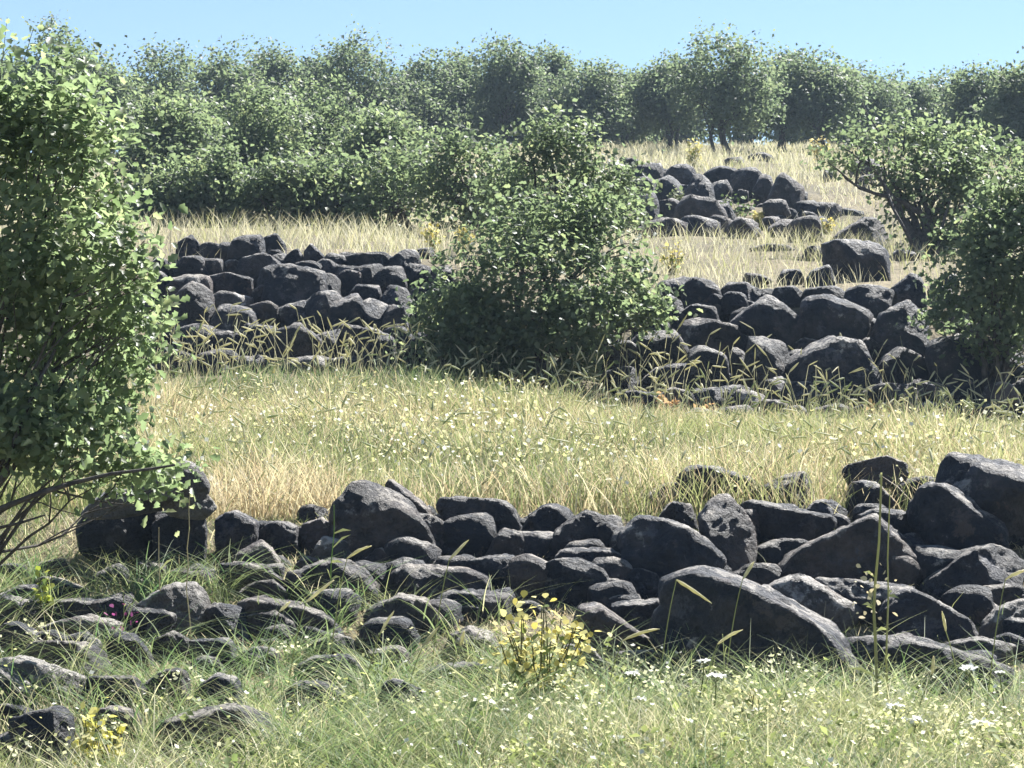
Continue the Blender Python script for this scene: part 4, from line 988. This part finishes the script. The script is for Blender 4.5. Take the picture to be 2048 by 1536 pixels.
ROUND = np.array([[0, -0.2, 0]] + [[0.5 * math.sin(a), 0.5 - 0.5 * math.cos(a), 0.08 * abs(math.sin(a))] for a in np.linspace(0.5, 2 * math.pi - 0.5, 7)])
ROUND_F = [tuple(range(8))]
def leaves_mesh(name, pos, size, c0, c1, parent, r, tilt=0.8, tv=ROUND, tf=ROUND_F, mat=None):
    n = len(pos)
    nor = np.array([0, -0.35, 1.0]) + r.normal(size=(n, 3)) * tilt
    V, FF, SS = stamp(tv, tf, pos, frames(nor, r.uniform(0, 6.28, n)), size)
    C = np.repeat(np.concatenate([mixcol(c0, c1, r.uniform(0, 1, n)), np.ones((n, 1))], 1), len(tv), 0)
    return link_mesh(name, mesh_np(name, V, FF, SS, attrs={"col": ('FLOAT_COLOR', C)}), mat or M_PETAL, parent)

def bushy_plant(name, u, vbase, d, hpx, wpx, label, cat, c0, c1, seed, nst=9, per=12, leaf=0.03, green=True, group=None, low=0.35):
    """several thin stems carrying rounded leaves or flowers"""
    r = np.random.default_rng(seed)
    s = d / F
    base = P(u, vbase, d)
    base[2] = float(ground(base[0], d))
    top_z = P(u, vbase - hpx, d)[2]
    H = max(top_z - base[2], 0.08); Wd = wpx * s / 2
    root = empty(name, Vector(base), label, cat, group)
    paths, fl, gr = [], [], []
    for k in range(nst):
        a = r.uniform(0, 6.28); q = math.sqrt(r.uniform(0, 1))
        tip = np.array([math.cos(a) * q * Wd, math.sin(a) * q * Wd * 0.8, H * (1 - 0.35 * q * q) * r.uniform(0.8, 1.02)])
        p = limb(np.array([tip[0] * 0.1, tip[1] * 0.1, -0.03]), tip, r, 7, 0.08)
        paths.append((p, np.linspace(0.008, 0.003, 7) * H ** 0.5))
        for j in range(per):
            t = r.uniform(low, 1.0); i = min(int(t * 6), 5); f = t * 6 - i
            c = p[i] * (1 - f) + p[i + 1] * f + r.normal(size=3) * Wd * 0.16
            (fl if r.uniform() < 0.4 + 0.6 * t or not green else gr).append(c)
    stem_mesh("stem", paths, (0.12, 0.12, 0.05), root, r)
    leaves_mesh("blossom", np.array(fl), leaf * r.uniform(0.7, 1.2, len(fl)), c0, c1, root, r)
    if len(gr): leaves_mesh("foliage", np.array(gr), leaf * r.uniform(0.8, 1.3, len(gr)), (0.10, 0.15, 0.04), (0.24, 0.27, 0.08), root, r)
    return root

Y0, Y1 = (0.60, 0.50, 0.13), (0.74, 0.69, 0.34)
bushy_plant("flowering_bush", 1085, 1420, 12.9, 245, 225, "yellow flowering bush in front of the stones at the bottom centre", "bush", (0.64, 0.54, 0.14), (0.78, 0.73, 0.34), 301, 22, 17, 0.034)
bushy_plant("flowering_plant", 190, 1540, 10.9, 130, 150, "yellow flowering plant in the weeds at the bottom left", "plant", (0.6, 0.55, 0.08), Y1, 302, 12, 13, 0.035)
bushy_plant("flowering_plant", 95, 1180, 14.6, 70, 60, "small bright green-yellow plant beside the left-edge stones", "plant", (0.35, 0.42, 0.06), (0.5, 0.5, 0.12), 303, 6, 10, 0.035)
bushy_plant("flowering_plant", 1520, 1490, 11.8, 120, 190, "pale cream-flowered bushy plant under the enormous slanting boulder", "plant", (0.62, 0.58, 0.3), (0.75, 0.7, 0.45), 304, 20, 24, 0.022)
for i, (u, vb, h, w, lab, c0, c1) in enumerate([
    (1650, 472, 42, 46, "yellow bush beside the roof-shaped grey stone", Y0, Y1),
    (1520, 448, 30, 34, "yellow bush at the right end of the far stone pile", Y0, Y1),
    (1640, 334, 66, 50, "tall yellow bush under the skyline oaks, top of the straw slope", (0.6, 0.5, 0.2), (0.72, 0.64, 0.35)),
    (1385, 335, 60, 50, "yellow bush behind the bare oak trunks on the skyline", (0.55, 0.48, 0.16), Y1),
    (1345, 545, 70, 60, "yellow plant against the right side of the cone-shaped oak", Y0, Y1),
    (862, 500, 60, 46, "yellow plant left of the cone-shaped oak above the wall", Y0, Y1),
    (925, 500, 50, 40, "yellow plant near the cone-shaped oak's left foot", Y0, Y1),
    (880, 310, 40, 70, "dry golden bush glimpsed between thicket and skyline oaks", (0.5, 0.38, 0.18), (0.62, 0.5, 0.28)),
    (1475, 440, 60, 90, "fine-leaved fresh green shrub growing out of the far stone pile", (0.14, 0.22, 0.07), (0.26, 0.33, 0.12)),
    (1360, 418, 44, 50, "small dull green shrub in front of the far pile's dark stones", (0.16, 0.2, 0.08), (0.26, 0.28, 0.14)),
    (1010, 812, 40, 40, "little yellow-flowered plant at the foot of the bushy oak", Y0, Y1),
    ]):
    d = hit(u, vb, 24.0, 95)
    bushy_plant("flowering_bush" if c0[0] > .3 else "shrub", u, vb, d, h, w, lab, "bush", c0, c1, 320 + i, 14, 12, 0.0009 * d + 0.01, green=(c0[0] > .3), low=0.15)
for i, (u, vb, h, w, lab) in enumerate([
    (1332, 850, 78, 44, "upright orange-brown dry plant before the right wall's rubble"),
    (1222, 868, 54, 56, "orange-brown dry plant left of the upright one by the rubble"),
    (1755, 846, 44, 60, "orange-brown dry plant in the rubble far to the right"),
    (1408, 838, 40, 46, "small orange-brown dry plant between rubble stones"),
    (880, 800, 34, 30, "small orange-brown dry plant left of the bushy oak's foot")]):
    d = hit(u, vb, 20.0, 26)
    bushy_plant("dry_plant", u, vb, d, h, w, lab, "plant", (0.46, 0.27, 0.12), (0.66, 0.46, 0.26), 340 + i, 8, 12, 0.04, green=False, low=0.2)

# tall dry stalk in front of the right pile
def stalk(u, vb, vt, d, label, seed, lean=0.0, leaves=7, rad=0.008, heads=0, col=(0.34, 0.34, 0.18), name="dry_stalk", headcol=((0.5, 0.42, 0.25), (0.66, 0.58, 0.38))):
    r = np.random.default_rng(seed)
    base = P(u, vb, d); base[2] = min(base[2], float(ground(base[0], d)))
    root = empty(name, Vector(base), label, "stalk")
    top = P(u + lean, vt, d) - base
    p = limb(np.array([0, 0, -0.03]), top, r, 9, 0.035)
    stem_mesh("stem", [(p, np.linspace(rad, rad * 0.5, 9))], col, root, r)
    for k in range(leaves):
        t = r.uniform(0.15, 0.85); i = int(t * 8); a = r.uniform(0, 6.28)
        q = p[i]; L = r.uniform(0.06, 0.15)
        e = q + np.array([math.cos(a) * L, math.sin(a) * L * 0.5, L * r.uniform(-0.2, 0.7)])
        m = (q + e) / 2 + np.array([0, 0, L * 0.12])
        wv = np.array([0, 0.3, 1.0]) * 0.008
        V = np.array([q - wv * .5, q + wv * .5, m + wv, m - wv, e])
        C = col_attr(V, (0.34, 0.36, 0.16), r)
        link_mesh("leaf", mesh_np("leaf", V, [0, 1, 2, 3, 3, 2, 4], [4, 3], attrs={"col": ('FLOAT_COLOR', C)}), M_GRASS, root)
    if heads:
        pos = []
        for k in range(heads):
            i = int(r.uniform(0.55, 0.72) * 8)
            pos.append(p[i] + r.normal(size=3) * np.array([0.05, 0.04, 0.035]))
        leaves_mesh("flower_head", np.array(pos), r.uniform(0.012, 0.03, heads), headcol[0], headcol[1], root, r, 1.5)
    return root
stalk(1757, 1480, 945, 12.6, "tall dry stalk standing in front of the right pile of stones", 401, lean=6, leaves=12, rad=0.010, heads=26)
stalk(1772, 1480, 985, 12.7, "thinner dry stalk close beside the tall dry stalk", 402, lean=8, leaves=5, rad=0.006)
stalk(381, 1170, 975, 14.4, "thin tan dry stem before the dark square left block", 403, leaves=1, rad=0.004, col=(0.42, 0.38, 0.27))
stalk(318, 1150, 1055, 14.5, "short tan dry stem between the two dark left blocks", 404, leaves=1, rad=0.004, col=(0.42, 0.38, 0.27))
stalk(668, 1100, 1010, 15.0, "green stem with a flat leaf top left of the pointed boulder", 405, leaves=8, rad=0.004, col=(0.2, 0.3, 0.08))
stalk(1445, 1360, 1268, 12.6, "short pale forked stem before the enormous slanting boulder", 406, leaves=5, rad=0.004, col=(0.4, 0.42, 0.25))

def umbel(u, v, d, wpx, label, seed):
    r = np.random.default_rng(seed)
    top = P(u, v, d); gx = top[0] + r.uniform(-.04, .04)
    base = np.array([gx, d, float(ground(gx, d))])
    root = empty("white_umbel_flower", Vector(base), label, "flower", "white umbel flowers in the foreground")
    t = top - base; Rr = wpx / 2 * d / F
    p = limb(np.array([0, 0, -0.02]), t - np.array([0, 0, Rr * 0.7]), r, 6, 0.03)
    paths = [(p, np.linspace(0.004, 0.003, 6))]
    pos = []
    for k in range(34):
        a = r.uniform(0, 6.28); q = math.sqrt(r.uniform(0, 1)) * Rr
        e = t + np.array([math.cos(a) * q, math.sin(a) * q, 0.25 * Rr * (1 - (q / Rr) ** 2)])
        if k < 12: paths.append((np.array([p[-1], (p[-1] + e) / 2 + [0, 0, -.005], e]), np.array([0.002, 0.0015, 0.001])))
        pos.append(e)
    stem_mesh("stem", paths, (0.16, 0.2, 0.07), root, r, 4)
    leaves_mesh("flower_head", np.array(pos), Rr * r.uniform(0.3, 0.5, len(pos)), (0.8, 0.8, 0.74), (0.88, 0.88, 0.84), root, r, 0.35)
UM = [(1938,1338,12.4,36,"white flat umbel standing against the broad dark base boulder"),(2000,1345,12.5,20,"small white umbel next to the larger one by the base boulder"),(1408,1322,12.2,26,"upper white umbel before the enormous slanting boulder"),(1432,1352,12.0,34,"larger white umbel just below the upper one"),(1265,1348,12.2,30,"white umbel right of the pale stone behind the yellow bush"),(1280,1398,11.8,26,"white umbel low in the grass right of the yellow bush"),(1790,1412,11.7,34,"white umbel at the foot of the tall dry stalk"),(1830,1440,11.5,44,"broad white umbel right of the dry stalk's foot"),(1965,1448,11.4,40,"broad white umbel low near the right edge"),(1232,1475,11.2,26,"single white umbel in the weeds at bottom, below the grass umbel"),(1170,1492,11.2,34,"white umbel at the bottom between yellow bush and single umbel"),(800,1505,11.0,30,"white umbel at the bottom edge left of the yellow bush"),(1920,1488,11.2,30,"white umbel at the bottom right, lowest of its cluster"),(1505,1420,11.8,24,"small white umbel left of the cream-flowered plant's middle"),(1010,1420,11.9,18,"tiny white umbel left of the yellow bush's foot")]
for i, (u, v, d, w, lab) in enumerate(UM): umbel(u, v, d, w, lab, 500 + i)

# broad-leaved weeds
r = np.random.default_rng(37)
wu, wd, wb = scatter(650, 8.6, 14.3, r, dens=lambda u, d: np.clip(0.5 + 0.7 * patch(u, d, 1.0, 91), 0.05, 1) * clear(u, d) * np.where((u < 560) & (d > 13), 0.4, 1)); nw = len(wu)
idx = np.repeat(np.arange(nw), r.poisson(16, nw)); n = len(idx)
hh_ = r.uniform(0.10, 0.32, nw)
pos = wb[idx] + r.normal(size=(n, 3)) * np.array([0.035, 0.035, 0]) ; pos[:, 2] += hh_[idx] * r.uniform(0.15, 1.0, n)
nor = np.array([0, 0, 1.0]) + r.normal(size=(n, 3)) * 0.8
V, FF, SS = stamp(LEAF_S, LEAF_SF, pos, frames(nor, r.uniform(0, 6.28, n)), r.uniform(0.02, 0.055, n))
cw = mixcol((0.12, 0.17, 0.06), (0.36, 0.38, 0.16), np.clip(r.normal(0.5, 0.3, nw), 0, 1))[idx] * r.uniform(0.75, 1.25, (n, 1))
tag(link_mesh("weeds", mesh_np("weeds", V, FF, SS, attrs={"col": ('FLOAT_COLOR', np.repeat(np.concatenate([cw, np.ones((n, 1))], 1), 4, 0))}), M_GRASS),
    "low broad-leaved weeds mixed into the foreground grass", "weeds", kind="stuff")

# single grass stalks with ears leaning over the front stones
EARS = [(1388,1180,13.4,80,-30,"pale ear lying against the enormous slanting boulder"),(1497,1138,13.9,50,60,"pale green ear before the upright rounded brown stone"),(1282,1262,12.6,84,28,"ear pointing up-right over the slanting grey-brown stone"),(1460,1268,12.4,64,40,"green ear between enormous boulder and short forked stem"),(2032,1145,12.8,50,35,"ear at the right edge before the smooth domed stone"),(718,1098,13.6,62,38,"ear slanting before the foot of the big pointed boulder"),(918,1098,13.8,58,48,"ear before the brown flat-faced leaning stone"),(640,1180,13.0,74,42,"ear crossing the wide rounded grey-brown stone"),(775,1240,12.8,56,62,"thick straw ear beside the green grass tuft"),(570,1212,13.0,30,45,"short ear over the rough grey mound"),(1888,1240,12.6,46,100,"upright ear before the dark stone with the tan cap"),(1866,1328,12.4,44,86,"green upright ear before the broad dark base boulder"),(925,1275,12.7,36,78,"pale upright ear left of the yellow bush"),(862,1270,12.6,60,55,"ear beside the brown half-sunk stone")]
for i, (u, v, d, L, ang, lab) in enumerate(EARS):
    r = np.random.default_rng(600 + i)
    s = d / F; a = math.radians(ang)
    c = P(u, v, d)
    dirv = np.array([math.cos(a), r.uniform(-.3, .3), math.sin(a)])
    e0 = c - dirv * L * s / 2; e1 = c + dirv * L * s / 2
    if ang < 0: e0, e1 = e1 * 0 + c - dirv * L * s / 2, e1
    gx = e0[0] - math.copysign(0.10, math.cos(a)); base = np.array([gx, d, float(ground(gx, d))])
    root = empty("grass_stalk", Vector(base), lab, "grass stalk", "eared grass stalks before the front stones")
    m = np.array([(base[0] * .6 + e0[0] * .4), d, base[2] * .35 + e0[2] * .65])
    t = np.linspace(0, 1, 8)[:, None]
    curve = (1 - t) ** 2 * base + 2 * t * (1 - t) * m + t * t * e0 - base
    col = (0.30, 0.32, 0.15)
    stem_mesh("stem", [(curve, np.linspace(0.0035, 0.0022, 8))], col, root, r, 4)
    t = np.linspace(0, 1, 7)[:, None]
    ec = e0 + (e1 - e0) * t - base
    ec[:, 2] -= (t[:, 0] ** 2) * L * s * r.uniform(0.05, 0.22)
    V, FF, SS = tube([(ec, np.array([.3, .8, 1, 1, .85, .6, .15]) * 3.6 * s)], 6)
    V = V + r.normal(size=V.shape) * 0.0012
    cc = mixcol((0.58, 0.54, 0.36), (0.74, 0.69, 0.52), r.uniform(0, 1, 1))[0]
    link_mesh("ear", mesh_np("ear", V, FF, SS, attrs={"col": ('FLOAT_COLOR', col_attr(V, cc, r))}), M_GRASS, root)

# purple thistle by the low row stone
stalk(246, 1225, 1182, 14.3, "purple thistle flower above the low dark row stone at left", 410, leaves=4, rad=0.004, heads=14, col=(0.2, 0.24, 0.1), name="thistle", headcol=((0.25, 0.04, 0.16), (0.4, 0.1, 0.28)))

# ---------------------------------------------------------------- haze
def haze():
    x0, x1, y0, y1, z0, z1 = -420, 420, -80, 1020, -9, 19
    V = [(x, y, z) for x in (x0, x1) for y in (y0, y1) for z in (z0, z1)]
    FF = [(0, 1, 3, 2), (4, 6, 7, 5), (0, 4, 5, 1), (2, 3, 7, 6), (0, 2, 6, 4), (1, 5, 7, 3)]
    me = bpy.data.meshes.new("haze"); me.from_pydata(V, [], FF)
    m, nt, N, L, out = newmat("air")
    v = N.new("ShaderNodeVolumePrincipled")
    v.inputs["Color"].default_value = (0.62, 0.80, 1.0, 1)
    v.inputs["Density"].default_value = 0.0005
    v.inputs["Anisotropy"].default_value = 0.2
    L.new(v.outputs[0], out.inputs["Volume"])
    tag(link_mesh("haze", me, m), kind="stuff")
haze()
